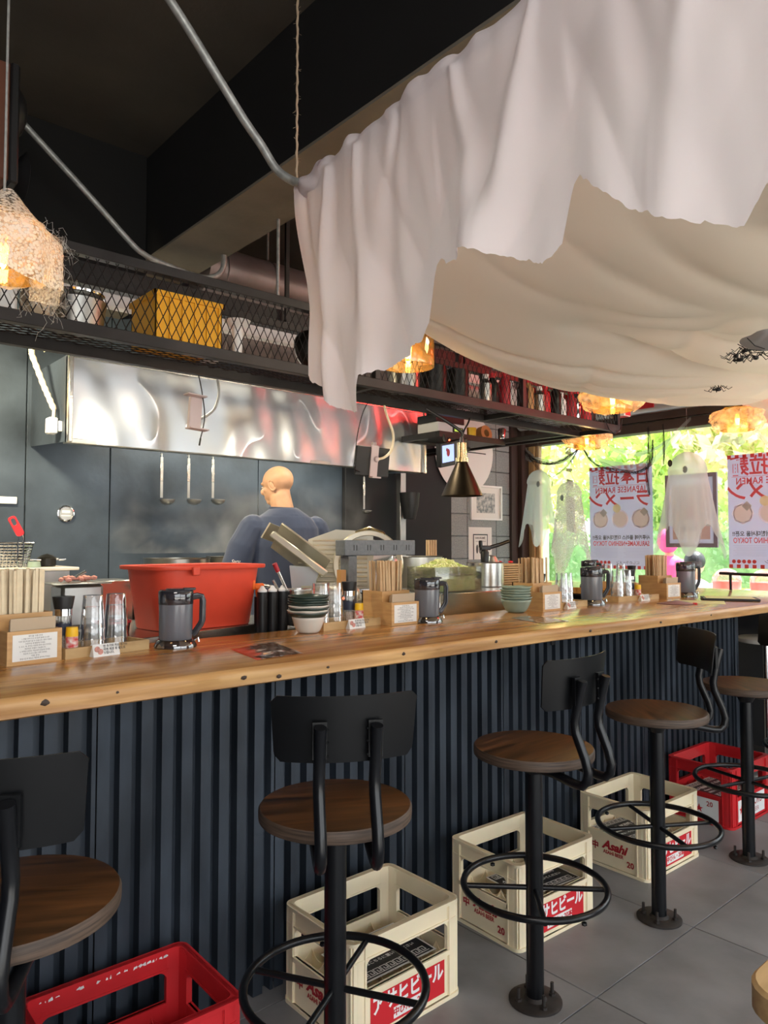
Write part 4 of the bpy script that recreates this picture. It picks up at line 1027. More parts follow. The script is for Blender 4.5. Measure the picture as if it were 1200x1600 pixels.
# slicer
t = thing('meat_slicer', 'cast aluminium meat slicer with ribbed carriage and round blade', 'slicer', (2.30, 3.0, 1.052))
def slab(bm, p, u, v, w, sx, sy, sz, **k):
    u = Vector(u).normalized(); v = Vector(v); v = (v - u*v.dot(u)).normalized(); w = u.cross(v)
    Mx = Matrix(((u.x, v.x, w.x, p[0]), (u.y, v.y, w.y, p[1]), (u.z, v.z, w.z, p[2]), (0, 0, 0, 1))); box(bm, (0, 0, 0), (sx, sy, sz), M=Mx, **k)
RT = Vector((.7524, -.6587, 0)); DP = Vector((.6587, .7524, 0)); UP = Vector((0, 0, 1))
def sl(r, d, z): return RT*r + DP*d + UP*z   # local frame: along the machine, behind it, up
b = BM(); slab(b, sl(-.05, .02, .04), RT, DP, UP, .46, .24, .075, bev=.02); obj('base', b, M['alu'], t)
b = BM(); cone(b, sl(-.16, -.14, .115), sl(.10, -.14, .115), .042, seg=28); ell(b, sl(.10, -.14, .115), (.03, .03, .042), 2); lathe(b, [(.043, -.006), (.046, -.006), (.046, .006), (.043, .006)], 28, M=Matrix.Translation(sl(-.02, -.14, .115)) @ RT.to_track_quat('Z', 'Y').to_matrix().to_4x4()); obj('motor_housing', b, M['alu'], t)
b = BM(); n_ = (DP*-1 + UP*.15).normalized(); lathe(b, [(.150, 0), (.172, .004), (.178, .014), (.172, .022), (.15, .02), (.150, 0)], 56, M=Matrix.Translation(sl(.165, -.040, .255)) @ n_.to_track_quat('Z', 'Y').to_matrix().to_4x4(), sy=1.0); obj('blade_guard', b, M['alu'], t)
b = BM(); lathe(b, [(0, .016), (.140, .016), (.140, .018), (0, .019)], 48, M=Matrix.Translation(sl(.165, .04, .245)) @ n_.to_track_quat('Z', 'Y').to_matrix().to_4x4()); obj('round_blade', b, M['chrome'], t)
b = BM(); tube(b, [sl(.10, -.02, .42), sl(.17, -.02, .445), sl(.24, -.02, .42), sl(.275, -.02, .36)], .016, 10, squash=.5); obj('guard_strap', b, M['brasslight'], t)
b = BM(); plate(b, [(-.20, -.13), (.17, -.13), (.17, .16), (-.02, .17), (-.16, .12)], [], .010, Matrix.Translation(sl(.02, -.015, .265)) @ Matrix((( RT.x, 0, -DP.x, 0), (RT.y, 0, -DP.y, 0), (0, 1, 0, 0), (0, 0, 0, 1)))); obj('gauge_plate', b, M['alu'], t)
for k in range(11):
    z = .15 + k*.023; x0 = -.19 + max(0, (k - 6))*.018; b = BM(); p0 = sl(x0, -.024, z); p1 = sl(.16, -.024, z); cone(b, p0, p1, .0055, seg=8); obj('rib', b, M['alu'], t)
b = BM(); ru = (RT*.80 + UP*-.60).normalized(); slab(b, sl(-.175, -.08, .315), ru, (DP*.75 + UP*-.58), UP, .30, .28, .010, bev=.002); slab(b, sl(-.165, -.225, .315), ru, DP, UP, .33, .028, .034, bev=.006); slab(b, sl(-.31, -.06, .415), (RT*.35 + UP*.6), (DP*.80 + UP*-.42), UP, .085, .22, .008); obj('meat_tray', b, M['alu'], t)
b = BM(); plate(b, [(-.03, -.13), (.05, -.13), (.10, .04), (-.05, .05)], [], .05, Matrix.Translation(sl(-.17, -.12, .205)) @ Matrix(((RT.x, 0, -DP.x, 0), (RT.y, 0, -DP.y, 0), (0, 1, 0, 0), (0, 0, 0, 1)))); obj('tray_support', b, M['aludark'], t)
b = BM(); slab(b, sl(.29, .06, .215), RT, DP, UP, .05, .12, .17, bev=.02); obj('side_cover', b, M['aludark'], t)
# grey T-shaped lamp bracket
t = thing('pass_rail', 'speckled grey metal rail on a post above the second tray', 'rail', (2.06, 2.60, 0))
b = BM(); bx(b, -.045, .385, -.035, .035, 1.362, 1.432, bev=.003); obj('rail', b, M['greypowder'], t)
b = BM(); bx(b, -.02, .03, -.03, .03, 1.052, 1.362, bev=.003); obj('post', b, M['greypowder'], t)
for k in range(5):
    b = BM()
    for s in (0, .016): bx(b, .005 + k*.08 + s, .009 + k*.08 + s, -.0358, -.0352, 1.385, 1.41)
    o = obj('slot', b, M['black'], t)
b = BM(); bx(b, -.062, -.034, -.03, .0, 1.19, 1.30); bx(b, -.064, -.036, -.034, -.03, 1.16, 1.19, mi=1); obj('warning_label', b, [M['tape'], M['black']], t)
b = BM(); ell(b, (-.052, -.036, 1.175), (.006, .002, .006), 2); obj('indicator', b, M['led'], t)
# utensil cluster behind dark bowls: gas torch, tongs, black canisters, steel inset pan
t = thing('utensil_pan', 'steel inset pan holding red tipped tongs behind the dark bowls', 'pan', (1.72, 2.50, 1.087), R(8))
b = BM()
prof = [(0, .050, .035), (.14, .060, .046), (.1405, .066, .052), (.145, .066, .052), (.144, .058, .044), (.01, .048, .033)]
rings = [[b.verts.new(tubpt(2*PI*k/32, 1, z, w, d)) for k in range(32)] for z, w, d in prof]
for i in range(len(rings) - 1):
    for k in range(32): b.faces.new((rings[i][k], rings[i][(k+1) % 32], rings[i+1][(k+1) % 32], rings[i+1][k]))
b.faces.new(list(reversed(rings[0]))); b.faces.new(rings[-1]); obj('pan_body', b, M['steel'], t)
t = thing('tongs', 'steel tongs with a dark red tip leaning in the inset pan', 'tongs', (1.70, 2.50, 1.10))
b = BM(); tube(b, [(.03, 0, .01), (-.075, .0, .205)], .006, 8); tube(b, [(.01, .012, .01), (-.085, .02, .17)], .005, 8); obj('arm', b, M['steel'], t)
b = BM(); cone(b, (-.075, 0, .205), (-.092, 0, .237), .009, .010, seg=10); obj('grip', b, M['darkred'], t)
for k in range(3):
    t = thing('canister', 'tall black canister with pale cap between red tub and utensil pan', 'canister', (1.565 + k*.045, 2.52 - k*.004, 1.06), 0, 'black canisters beside the red tub')
    b = BM(); cone(b, (0, 0, 0), (0, 0, .165), .021, seg=20); obj('can', b, M['black'], t)
    b = BM(); lathe(b, [(0, .165), (.018, .165), (.019, .172), (.012, .178), (.006, .188), (0, .19)], 16); obj('cap', b, M['vinyl'], t)
t = thing('gas_torch', 'orange gas torch head on a canister beside the red tub', 'torch', (1.60, 2.60, 1.20))
b = BM(); lathe(b, [(0, 0), (.012, .0), (.016, .02), (.014, .05), (0, .055)], 14); bx(b, -.028, .02, -.012, .012, .030, .055, bev=.006); bx(b, -.036, -.022, -.010, .010, .03, .068, bev=.004); obj('head', b, M['torchorange'], t)
b = BM(); cone(b, (.015, 0, .046), (.06, 0, .038), .007, seg=10); obj('nozzle', b, M['steel'], t)
b = BM(); cone(b, (0, 0, -.14), (0, 0, 0), .020, seg=16); obj('gas_can', b, M['black'], t)
# leek in clear box
t = thing('leek_box', 'clear box heaped with shredded leek on the cold counter', 'box', (2.725, 2.64, 1.174))
b = BM(); bx(b, -.17, .17, -.10, .10, 0, .003); bx(b, -.17, -.167, -.10, .10, .003, .125); bx(b, .167, .17, -.10, .10, .003, .125); bx(b, -.167, .167, -.10, -.097, .003, .125); bx(b, -.167, .167, .097, .10, .003, .125); obj('clear_box', b, M['clear'], t, smooth=False)
b = BM(); random.seed(9)
def hgt(x, y): return .105 + .052*math.exp(-((x + .02)/.11)**2 - (y/.08)**2)
for k in range(4200):
    x = random.uniform(-.158, .158); y = random.uniform(-.09, .09); top = hgt(x, y)
    z = top - random.random()**2*.02 if random.random() < .6 else random.uniform(.01, top)
    if z < .10 and abs(x) < .145 and abs(y) < .08: continue
    a = random.uniform(0, 6.28); L_ = random.uniform(.014, .032); c = random.uniform(-.01, .014)
    e = lambda v, m_: max(-m_, min(m_, v))
    pts = [(e(x - L_*math.cos(a), .163), e(y - L_*math.sin(a), .093), max(.006, z - .004)), (e(x, .163), e(y, .093), max(.006, z + c)), (e(x + L_*math.cos(a), .163), e(y + L_*math.sin(a), .093), max(.006, z - .002 + random.uniform(-.008, .008)))]
    tube(b, pts, random.uniform(.0014, .0024), 3, caps=False, mi=random.choice((0, 0, 1)))
o = obj('shredded_leek', b, [M['leek'], M['leekw']], t); o['kind'] = 'stuff'
b = BM()
def Lk(u, v): return Vector((-.145 + .29*u, -.078 + .156*v, hgt(-.155 + .31*u, -.088 + .176*v) - .024))
grid(b, 16, 10, Lk); bx(b, -.145, .145, -.078, .078, .004, .075); o = obj('leek_mass', b, M['leek'], t); o['kind'] = 'stuff'
# torch pot, utensil, stacked plates, red packets
cyl_pot('utensil_pot', 'polished steel pot beside the shredded leek', 'pot', 3.20, 2.78, 1.174, .105, .135, M['steel'], handles=False)
t = thing('gas_torch', 'black gas torch with a brass tube resting over the steel pot', 'torch', (3.15, 2.74, 1.3705), R(-20))
b = BM(); lathe(b, [(0, -.06), (.022, -.06), (.024, -.005), (.014, .012), (0, .014)], 16); bx(b, -.03, .035, -.014, .014, .008, .034, bev=.005); bx(b, -.034, -.018, -.012, .012, .02, .062, bev=.004); tube(b, [(.03, 0, .022), (.09, 0, .038)], .011, 10); obj('head', b, M['black'], t)
b = BM(); cone(b, (.085, 0, .036), (.155, 0, .058), .010, seg=12); obj('burner_tube', b, M['brass'], t)
b = BM(); lathe(b, [(0, .04), (.03, .032), (.05, 0), (0, 0)], 20, (3.27, 2.80, 1.31), sy=1); o = obj('rice_scoop', b, M['steel_dull']); tag(o, 'grey domed scoop behind the black torch', 'scoop')
for k in range(11):
    b = BM(); bx(b, -.105, .105, -.08, .08, 0, .0105, bev=.002); o = obj('wooden_plate', b, M['lightwood']) if k == 0 else obj('wooden_plate', wpm, M['lightwood'])
    if k == 0: wpm = o.data
    else: b.free()
    o.location = (3.475, 2.86, 1.150 + k*.0132); tag(o, 'thin wooden plate in the pile left of the third cutlery box', 'plate', 'wooden plates piled behind the bowls')
t = table('side_table', 'small steel table carrying the pile of wooden plates', 3.35, 3.62, 2.76, 3.0, 1.149, .03, body=M['steel'])
b = BM()
for p in ((3.40, 2.84), (3.50, 2.84)): ell(b, (p[0], p[1], 1.305), (.022, .015, .008), 1)
o = obj('red_tag', b, M['red']); tag(o, 'red plastic tags on top of the wooden plates', 'tag')
# far chopsticks and glass seen over the leek
for k in range(8):
    if k == 0: b = BM(); bx(b, -.008, .008, -.006, .006, 0, .25, bev=.001); o = obj('chopstick_pair', b, M['paperkraft2']); fm = o.data
    else: o = obj('chopstick_pair', fm, M['paperkraft2'])
    o.location = (3.78 + (k % 4)*.022, 3.82 + (k//4)*.02, 1.19); tag(o, 'wrapped chopsticks in the bundle seen over the shredded leek', 'chopsticks', 'chopsticks behind the leek')
t = table('back_table', 'low steel table before the block wall', 3.7, 4.4, 3.75, 4.1, 1.188, .04, body=M['wallblack'])
cup(4.02, 3.86, 1.190, 'clear cup standing alone in front of the block wall', None)
cyl_pot('steel_canister', 'pale steel canister at the left of the shredded leek', 'canister', 2.86, 3.62, 1.0, .08, .36, M['steel_dull'], handles=False) if False else None
# things on the block wall
t = thing('picture_frame', 'square white framed drawing on the block wall', 'picture', (4.93, 4.279, 1.770))
b = BM(); plate(b, [(-.205, -.152), (.205, -.152), (.205, .152), (-.205, .152)], [[(-.188, -.136), (.188, -.136), (.188, .136), (-.188, .136)]], .022, Matrix.Translation((0, -.011, 0)) @ Matrix.Rotation(R(90), 4, 'X')); obj('frame', b, M['vinyl'], t)
b = BM(); bx(b, -.188, .188, -.006, -.002, -.136, .136); bx(b, -.12, .12, -.0072, -.0062, -.09, .085, mi=1); obj('print', b, [M['paper'], M['drawing']] if 'drawing' in M else [M['paper'], M.setdefault('drawing', mat('ink drawing', (.62, .64, .62), .7, col2=(.18, .22, .24), vscale=34, detail=8))], t)
t = thing('poster', 'white poster with a framed drawing taped to the block wall below the picture', 'poster', (4.862, 4.280, 1.425))
b = BM(); bx(b, -.15, .15, -.0015, 0, -.15, .13); bx(b, -.095, .095, -.0025, -.0015, -.15, .07, mi=1); bx(b, -.085, .085, -.0035, -.0025, -.15, .06, mi=0); obj('sheet', b, [M['paper'], M['labelblue']], t, smooth=False)
text('SARUKAMÉ', .026, M['inkgrey'], t, (-.005, -.0042, .035), (R(90), 0, 0), bold=.0004); text('ramen from Seoul', .018, M['inkgrey'], t, (0, -.0042, .008), (R(90), 0, 0))
b = BM(); ell(b, (-.045, -.004, -.06), (.016, .0008, .04), 2); ell(b, (.005, -.004, -.07), (.026, .0008, .035), 2); ell(b, (.05, -.004, -.065), (.018, .0008, .03), 2); obj('drawing_figures', b, M['inkgrey'], t)
t = thing('fabric_disc', 'pale round fan shaped cloth on the block wall behind the lamp', 'decoration', (4.62, 4.238, 2.20))
b = BM(); lathe(b, [(0, 0), (.36, 0), (.362, .004), (0, .006)], 40, M=Matrix.Rotation(R(90), 4, 'X')); obj('disc', b, M['vinyl'], t); b = BM(); bx(b, -.05, .26, -.012, -.008, -.012, -.004); obj('dark_rib', b, M['black'], t)
# ================================================================ OVERHEAD RACK
rk = thing('overhead_rack', 'long dark steel rack with expanded metal front hanging over the counter', 'rack', (0, 0, 0))
RX0, RX1, RY0, RY1, RZ0, RZ1 = -1.0, 4.18, 2.50, 2.82, 2.118, 2.425
def rbar(x0, x1, y0, y1, z0, z1, n='rail'):
    b = BM(); bx(b, x0, x1, y0, y1, z0, z1, bev=.002); obj(n, b, M['rackmetal'], rk)
for y in (RY0, RY1 - .035): rbar(RX0, RX1, y, y + .035, RZ0, RZ0 + .042)
for y in (RY0, RY1 - .035): rbar(RX0, RX1, y, y + .035, RZ1 - .035, RZ1)
for x in (-.6, .40, 2.14, 3.2, RX1 - .03):
    rbar(x, x + .03, RY0 + .002, RY0 + .032, RZ0 + .042, RZ1 - .035, 'upright'); rbar(x, x + .03, RY1 - .034, RY1 - .002, RZ0 + .042, RZ1 - .035, 'upright')
    rbar(x, x + .03, RY0 + .035, RY1 - .035, RZ0 + .004, RZ0 + .034, 'cross_bar')
def expanded(u0, u1, v0, v1, pu, slope, place, rad):
    b = BM(); H_ = v1 - v0; run = H_ / slope; u = u0 - run
    while u < u1:
        for s in (1, -1):
            a = (u, v0) if s == 1 else (u + run, v0); c = (u + run, v1) if s == 1 else (u, v1)
            (ua, va), (uc, vc) = a, c
            # clip to u-range
            def clipu(ua, va, uc, vc):
                pts = []
                for (p, q) in (((ua, va), (uc, vc)),):
                    (x1, y1), (x2, y2) = p, q
                    if x1 > x2: x1, y1, x2, y2 = x2, y2, x1, y1
                    if x2 <= u0 or x1 >= u1: return None
                    if x1 < u0: y1 += (y2 - y1)*(u0 - x1)/(x2 - x1); x1 = u0
                    if x2 > u1: y2 = y1 + (y2 - y1)*(u1 - x1)/(x2 - x1); x2 = u1
                    return (x1, y1), (x2, y2)
            r = clipu(ua, va, uc, vc)
            if r: tube(b, [place(*r[0]), place(*r[1])], rad, 4, caps=False)
        u += pu
    return b
o = obj('front_mesh', expanded(RX0, RX1 - .01, RZ0 + .036, RZ1 - .03, .034, 2.05, lambda u, v: (u, RY0 + .012, v), .0019), M['mesh'], rk, smooth=False); o['kind'] = 'stuff'
o = obj('bottom_mesh', expanded(RX0, RX1 - .01, RY0 + .02, RY1 - .02, .068, .5, lambda u, v: (u, v, RZ0 + .038), .0019), M['mesh'], rk, smooth=False); o['kind'] = 'stuff'
o = obj('end_mesh', expanded(RY0 + .02, RY1 - .02, RZ0 + .036, RZ1 - .03, .034, 2.05, lambda u, v: (RX1 - .016, u, v), .0019), M['mesh'], rk, smooth=False); o['kind'] = 'stuff'
for (x, lab) in ((1.627, ''), (-.4, ''), (3.5, '')):
    b = BM(); cone(b, (x, RY0 + .017, RZ1), (x, RY0 + .017, 2.745 if 1.4 < x < 1.67 else ZC), .007, seg=8); obj('hanger_rod', b, M['galv'], rk)
zt = RZ0 + .0425
# rack contents
t = thing('storage_crate', 'mustard yellow plastic crate in the overhead rack', 'crate', (1.12, 2.545, zt))
b = BM(); bx(b, 0, .27, 0, .22, 0, .004); bx(b, 0, .27, 0, .006, 0, .185); bx(b, 0, .006, .0, .22, 0, .185); bx(b, .264, .27, 0, .22, 0, .185); bx(b, 0, .27, .214, .22, 0, .185); obj('crate_body', b, M['mustard'], t)
b = BM(); bx(b, -.008, .278, -.008, .0, .165, .185); bx(b, -.008, .0, -.008, .228, .165, .185); bx(b, .27, .278, -.008, .228, .165, .185)
for k in range(6): bx(b, .002 + k*.05, .012 + k*.05, -.007, 0, 0, .165)
obj('crate_rim', b, M['mustard'], t)
t = thing('food_tub', 'rounded translucent white tub lying in the rack left of the yellow crate', 'tub', (.88, 2.66, zt))
b = BM(); lathe(b, [(0, 0), (.085, 0), (.10, .11), (.085, .13), (0, .13)], 28); obj('tub_body', b, M['steel_dull'], t)
b = BM(); lathe(b, [(.0, .131), (.092, .131), (.094, .138), (0, .14)], 28); obj('lid', b, M['chrome'], t)
b = BM(); bx(b, .70, .76, 2.56, 2.7, zt, zt + .12, bev=.005); o = obj('cardboard_box', b, M['napkin']); tag(o, 'small brown cardboard box at the left end of the rack', 'box')
b = BM(); bx(b, .50, .66, 2.56, 2.72, zt, zt + .14, bev=.01); o = obj('plastic_box', b, M['vinyl']); tag(o, 'white plastic box in the rack behind the left pendant lamp', 'box')
t = thing('funnel', 'white funnel standing in the rack right of the yellow crate', 'funnel', (1.49, 2.60, zt)); b = BM(); lathe(b, [(0, 0), (.018, 0), (.022, .12), (.052, .15), (.055, .152), (.05, .154), (0, .13)], 20); obj('cone', b, M['vinyl'], t)
b = BM(); cone(b, (1.428, 2.72, zt), (1.428, 2.72, zt + .08), .038, .04, seg=20); o = obj('white_cup', b, M['vinyl']); tag(o, 'white cup between the yellow crate and the funnel', 'cup')
t = thing('colander', 'round wire colander leaning on the rack mesh left of the hanging sheet', 'colander', (1.90, 2.65, zt + .002))
b = BM(); Mx = Matrix.Translation((0, 0, .105)) @ Matrix.Rotation(R(80), 4, 'X'); lathe(b, [(.10, 0), (.095, .03), (.07, .06), (0, .08)], 32, M=Mx); obj('bowl_body', b, M['blackpan'], t)
b = BM(); tube(b, [Mx @ Vector((.10*math.cos(2*PI*k/36), .10*math.sin(2*PI*k/36), 0)) for k in range(36)], .003, 6, closed=True); obj('wire_rim', b, M['steel_dull'], t)
t = thing('steel_bowl', 'dark shallow bowl lying in the rack beyond the colander', 'bowl', (2.02 + .05, 2.66, zt)); b = BM(); lathe(b, [(0, 0), (.06, 0), (.10, .06), (.095, .06), (0, .01)], 28); obj('bowl_body', b, M['steel_dull'], t)
for k, (x, y, r, h, m, lab) in enumerate(((2.44, 2.64, .08, .10, 'stovepot', 'steel tin in the rack behind the amber lamp'), (2.66, 2.66, .075, .16, 'blackpan', 'black round pot standing in the rack before the canopy edge'), (2.84, 2.66, .065, .17, 'blackpan', 'dark jar in the rack next to the black round pot'))):
    b = BM(); cone(b, (x, y, zt), (x, y, zt + h), r, seg=28); o = obj('tin', b, M[m]); tag(o, lab, 'tin')
cols = ['stovepot', 'blackpan', 'darkred', 'vinyl', 'blackpan', 'tape', 'stovepot', 'red', 'blackpan', 'vinyl', 'darkred', 'chrome', 'red', 'blackpan']
cl = {'stovepot': 'steel', 'blackpan': 'black', 'darkred': 'dark red', 'vinyl': 'white', 'tape': 'brown', 'red': 'red', 'chrome': 'silver'}
pos = ['first', 'second', 'third', 'fourth', 'fifth', 'sixth', 'seventh', 'eighth', 'ninth', 'tenth', 'eleventh', 'twelfth', 'thirteenth', 'fourteenth']
for k, c in enumerate(cols):
    t = thing('bottle', '%s bottle in the rack row, %s from the left' % (cl[c], pos[k]), 'bottle', (2.98 + k*.078, 2.58 + .02*(k % 2), zt), 0, 'bottles standing in the far half of the rack')
    h = .15 + .04*((k*7) % 3)/2
    b = BM(); lathe(b, [(0, 0), (.033, 0), (.034, .004), (.034, h*.72), (.016, h*.86), (.014, h), (0, h)], 16); obj('bottle_body', b, M[c], t)
    b = BM(); lathe(b, [(.0142, h*.90), (.018, h*.90), (.018, h + .008), (0, h + .008)], 12); obj('cap', b, M['red' if k % 3 else 'vinyl'], t)
t = thing('camera_box', 'red and white box camera with a round black lens at the rack end', 'camera', (4.20, 2.53, RZ1 - .20)); b = BM(); bx(b, 0, .07, -.05, .05, 0, .12, bev=.004, mi=0); bx(b, -.015, .0, -.052, .052, 0, .12, mi=1); obj('camera_body', b, [M['vinyl'], M['red']], t)
b = BM(); cone(b, (.035, -.05, .06), (.035, -.062, .06), .028, seg=20); cone(b, (.07, 0, .06), (.082, 0, .06), .028, seg=20); obj('lens', b, M['black'], t)
# cables drooping at rack end
b = BM(); tube(b, [(4.0, 2.49, 2.16), (4.03, 2.49, 2.12), (4.10, 2.49, 2.10), (4.16, 2.49, 2.13), (4.18, 2.49, 2.20)], .004, 6); o = obj('cable', b, M['black']); tag(o, 'black cable loop at the far end of the rack', 'cable')
# side shelf running to the back wall, with devices
ss = thing('side_shelf', 'dark steel shelf running from the rack to the back wall', 'shelf', (0, 0, 0))
for x0, x1, y0, y1, z0, z1 in ((4.145, 4.18, 2.825, 4.24, 2.118, 2.16), (4.02, 4.055, 2.825, 4.24, 2.118, 2.15), (3.36, 4.02, 3.30, 3.33, 2.10, 2.14), (3.36, 3.39, 3.33, 3.66, 2.10, 2.14), (3.39, 4.02, 3.63, 3.66, 2.10, 2.14)):
    b = BM(); bx(b, x0, x1, y0, y1, z0, z1, bev=.002); obj('rail', b, M['rackmetal'], ss)
b = BM(); bx(b, 3.392, 4.018, 3.332, 3.628, 2.118, 2.126); obj('shelf_board', b, M['black'], ss)
t = thing('card_terminal', 'pale grey device with green display on the shelf right of the hood', 'device', (3.64, 3.52, 2.127)); b = BM(); bx(b, -.17, .10, -.10, .10, 0, .10, bev=.006); obj('case', b, M['vinyl'], t)
b = BM(); bx(b, -.03, .07, -.104, -.1005, .04, .075); obj('display_frame', b, M['black'], t); b = BM(); bx(b, -.015, .055, -.106, -.1045, .047, .068); obj('display', b, M['lcd'], t)
t = thing('box', 'black flat box on top of the pale grey device', 'box', (3.62, 3.52, 2.228)); b = BM(); bx(b, -.16, .12, -.09, .09, 0, .05, bev=.004); obj('case', b, M['black'], t)
b = BM(); cone(b, (3.80, 3.42, 2.127), (3.80, 3.42, 2.215), .030, .034, seg=20); o = obj('yellow_cup', b, M['yellow']); tag(o, 'yellow cup on the shelf left of the tape roll', 'cup')
t = thing('tape_roll', 'roll of brown packing tape standing on the shelf above the heat lamp', 'tape', (3.93, 3.42, 2.127 + .058)); b = BM(); lathe(b, [(.026, -.025), (.057, -.025), (.057, .025), (.026, .025), (.026, -.025)], 32, M=Matrix.Rotation(R(80), 4, 'X') ); obj('roll', b, M['tape'], t)
t = thing('steel_clamp', 'steel cylinder clamp hanging on the shelf edge right of the tape roll', 'clamp', (4.10, 3.40, 2.162)); b = BM(); lathe(b, [(0, 0), (.028, 0), (.03, .07), (.022, .08), (0, .08)], 20); obj('body', b, M['chrome'], t)
t = thing('payment_screen', 'small tilted screen in a black housing hanging below the shelf', 'screen', (3.43, 3.31, 1.99)); t.rotation_euler = (R(10), R(-12), 0)
b = BM(); bx(b, -.075, .075, -.02, .02, -.075, .085, bev=.006); bx(b, .075, .20, -.01, .02, -.06, .085, bev=.004); tube(b, [(0, 0, .08), (.0, .02, .13)], .012, 8); obj('housing', b, M['black'], t)
b = BM(); bx(b, -.055, .055, -.0215, -.0202, -.045, .065); obj('display', b, M['screen'], t); b = BM(); ell(b, (.0, -.022, .015), (.016, .001, .026), 2); ell(b, (-.012, -.022, .035), (.009, .001, .012), 2); obj('display_picture', b, M['darkred'], t)
b = BM(); ell(b, (.015, -.02, .095), (.007, .006, .006), 2); obj('indicator', b, M['led'], t)
# ducts and trunking behind the rack
def duct(name, label, x0, x1, y, z, r, m):
    t = thing(name, label, 'duct', (0, 0, 0)); b = BM(); cone(b, (x0, y, z), (x1, y, z), r, seg=36); obj('pipe', b, m, t)
    x = x0 + .1
    for xh in (x0 + .4, (x0 + x1)/2, x1 - .4): b = BM(); cone(b, (xh, y, z + r - .002), (xh, y, ZC), .006, seg=6); obj('hanger_wire', b, M['galv'], t)
    while x < x1: b = BM(); tube(b, [(x, y + (r + .001)*math.cos(2*PI*k/32), z + (r + .001)*math.sin(2*PI*k/32)) for k in range(32)], .004, 5, closed=True); obj('seam', b, m, t); x += .28
duct('air_duct', 'fat round metal air duct near the ceiling between beam and sheet', 1.70, 5.2, 3.35, 2.80, .125, M['ductm']) if 'ductm' in M else duct('air_duct', 'fat round metal air duct near the ceiling between beam and sheet', 1.70, 5.2, 3.35, 2.80, .125, M.setdefault('ductm', mat('dull duct', (.32, .27, .27), .42, metal=.6, var=.3, vscale=5)))
duct('air_duct', 'lower round metal duct seen through the rack mesh', 1.55, 4.6, 3.56, 2.520, .088, M['ductm'])
t = thing('cable_trunking', 'long pale cable trunking behind the rack mesh', 'trunking', (0, 0, 0)); b = BM(); bx(b, -.6, 3.6, 3.0, 3.05, 2.395, 2.45, bev=.003); obj('trunk', b, M['vinyl'], t)
for x in (-.9, 2.0, 3.3): b = BM(); bx(b, x, x + .02, 3.02, 3.035, 2.45, ZC); obj('hanger', b, M['rackmetal'], t)
b = BM(); bx(b, -.6, 3.6, 3.06, 3.16, 2.50, 2.58, bev=.003); o = obj('steel_channel', b, M['rackmetal']); tag(o, 'dark brown steel channel above the pale trunking', 'channel')
for x in (1.45, 2.55):
    t = thing('track_spotlight', 'small white spotlight fixed under the pale trunking, %s' % ('above the red tub' if x < 2 else 'behind the hanging sheet'), 'light', (x, 3.03, 2.39)); b = BM(); lathe(b, [(.0, .004), (.026, .004), (.030, -.035), (.027, -.035), (.022, -.01), (0, -.008)], 24); obj('lamp_head', b, M['vinyl'], t)
# conduits
def poly(P_, n=6):
    P_ = [Vector(p) for p in P_]; out = []
    for i in range(len(P_) - 1):
        p0 = P_[max(i-1, 0)]; p1 = P_[i]; p2 = P_[i+1]; p3 = P_[min(i+2, len(P_)-1)]
        for k in range(n):
            t_ = k/n; out.append(.5*((2*p1) + (-p0 + p2)*t_ + (2*p0 - 5*p1 + 4*p2 - p3)*t_**2 + (-p0 + 3*p1 - 3*p2 + p3)*t_**3))
    out.append(P_[-1]); return out
b = BM(); tube(b, poly([(.34, 1.8, ZC), (.60, 1.8, 3.05), (.82, 1.8, 2.859), (.962, 1.8, 2.711), (1.044, 1.8, 2.624), (1.10, 1.79, 2.56), (1.14, 1.775, 2.50), (1.172, 1.74, 2.463), (1.18, 1.70, 2.445)]), .0125, 10)
o = obj('conduit', b, M['galv']); tag(o, 'grey metal conduit sloping down from the ceiling to the sheet pole', 'conduit')
b = BM(); tube(b, poly([(.55, 3.0, ZC), (.70, 3.0, 3.10), (1.008, 3.0, 2.851), (1.20, 3.0, 2.69), (1.26, 3.0, 2.652), (1.337, 3.0, 2.632), (1.518, 3.0, 2.614), (1.60, 3.0, 2.635), (1.64, 3.0, 2.68), (1.645, 3.0, 2.744)]), .0125, 10)
o = obj('conduit', b, M['galv']); tag(o, 'grey metal conduit bending under the beam behind the rack', 'conduit')
# jute rope and pendant cords
b = BM(); P_ = []
for k in range(60): z = 2.46 + (ZC - 2.46)*k/59; P_.append((1.190 + .0012*math.sin(k*1.7), 1.745 + .0012*math.cos(k*1.7), z))
tube(b, P_, [.0038 if k % 2 else .0030 for k in range(60)], 6)
random.seed(4)
for k in range(60):
    z = random.uniform(2.5, ZC); a = random.random()*6.28; tube(b, [(1.19, 1.745, z), (1.19 + .012*math.cos(a), 1.745 + .012*math.sin(a), z + random.uniform(-.008, .008))], .0004, 3, caps=False)
o = obj('jute_rope', b, M['rope']); tag(o, 'frayed jute rope holding up the end of the sheet pole', 'rope')
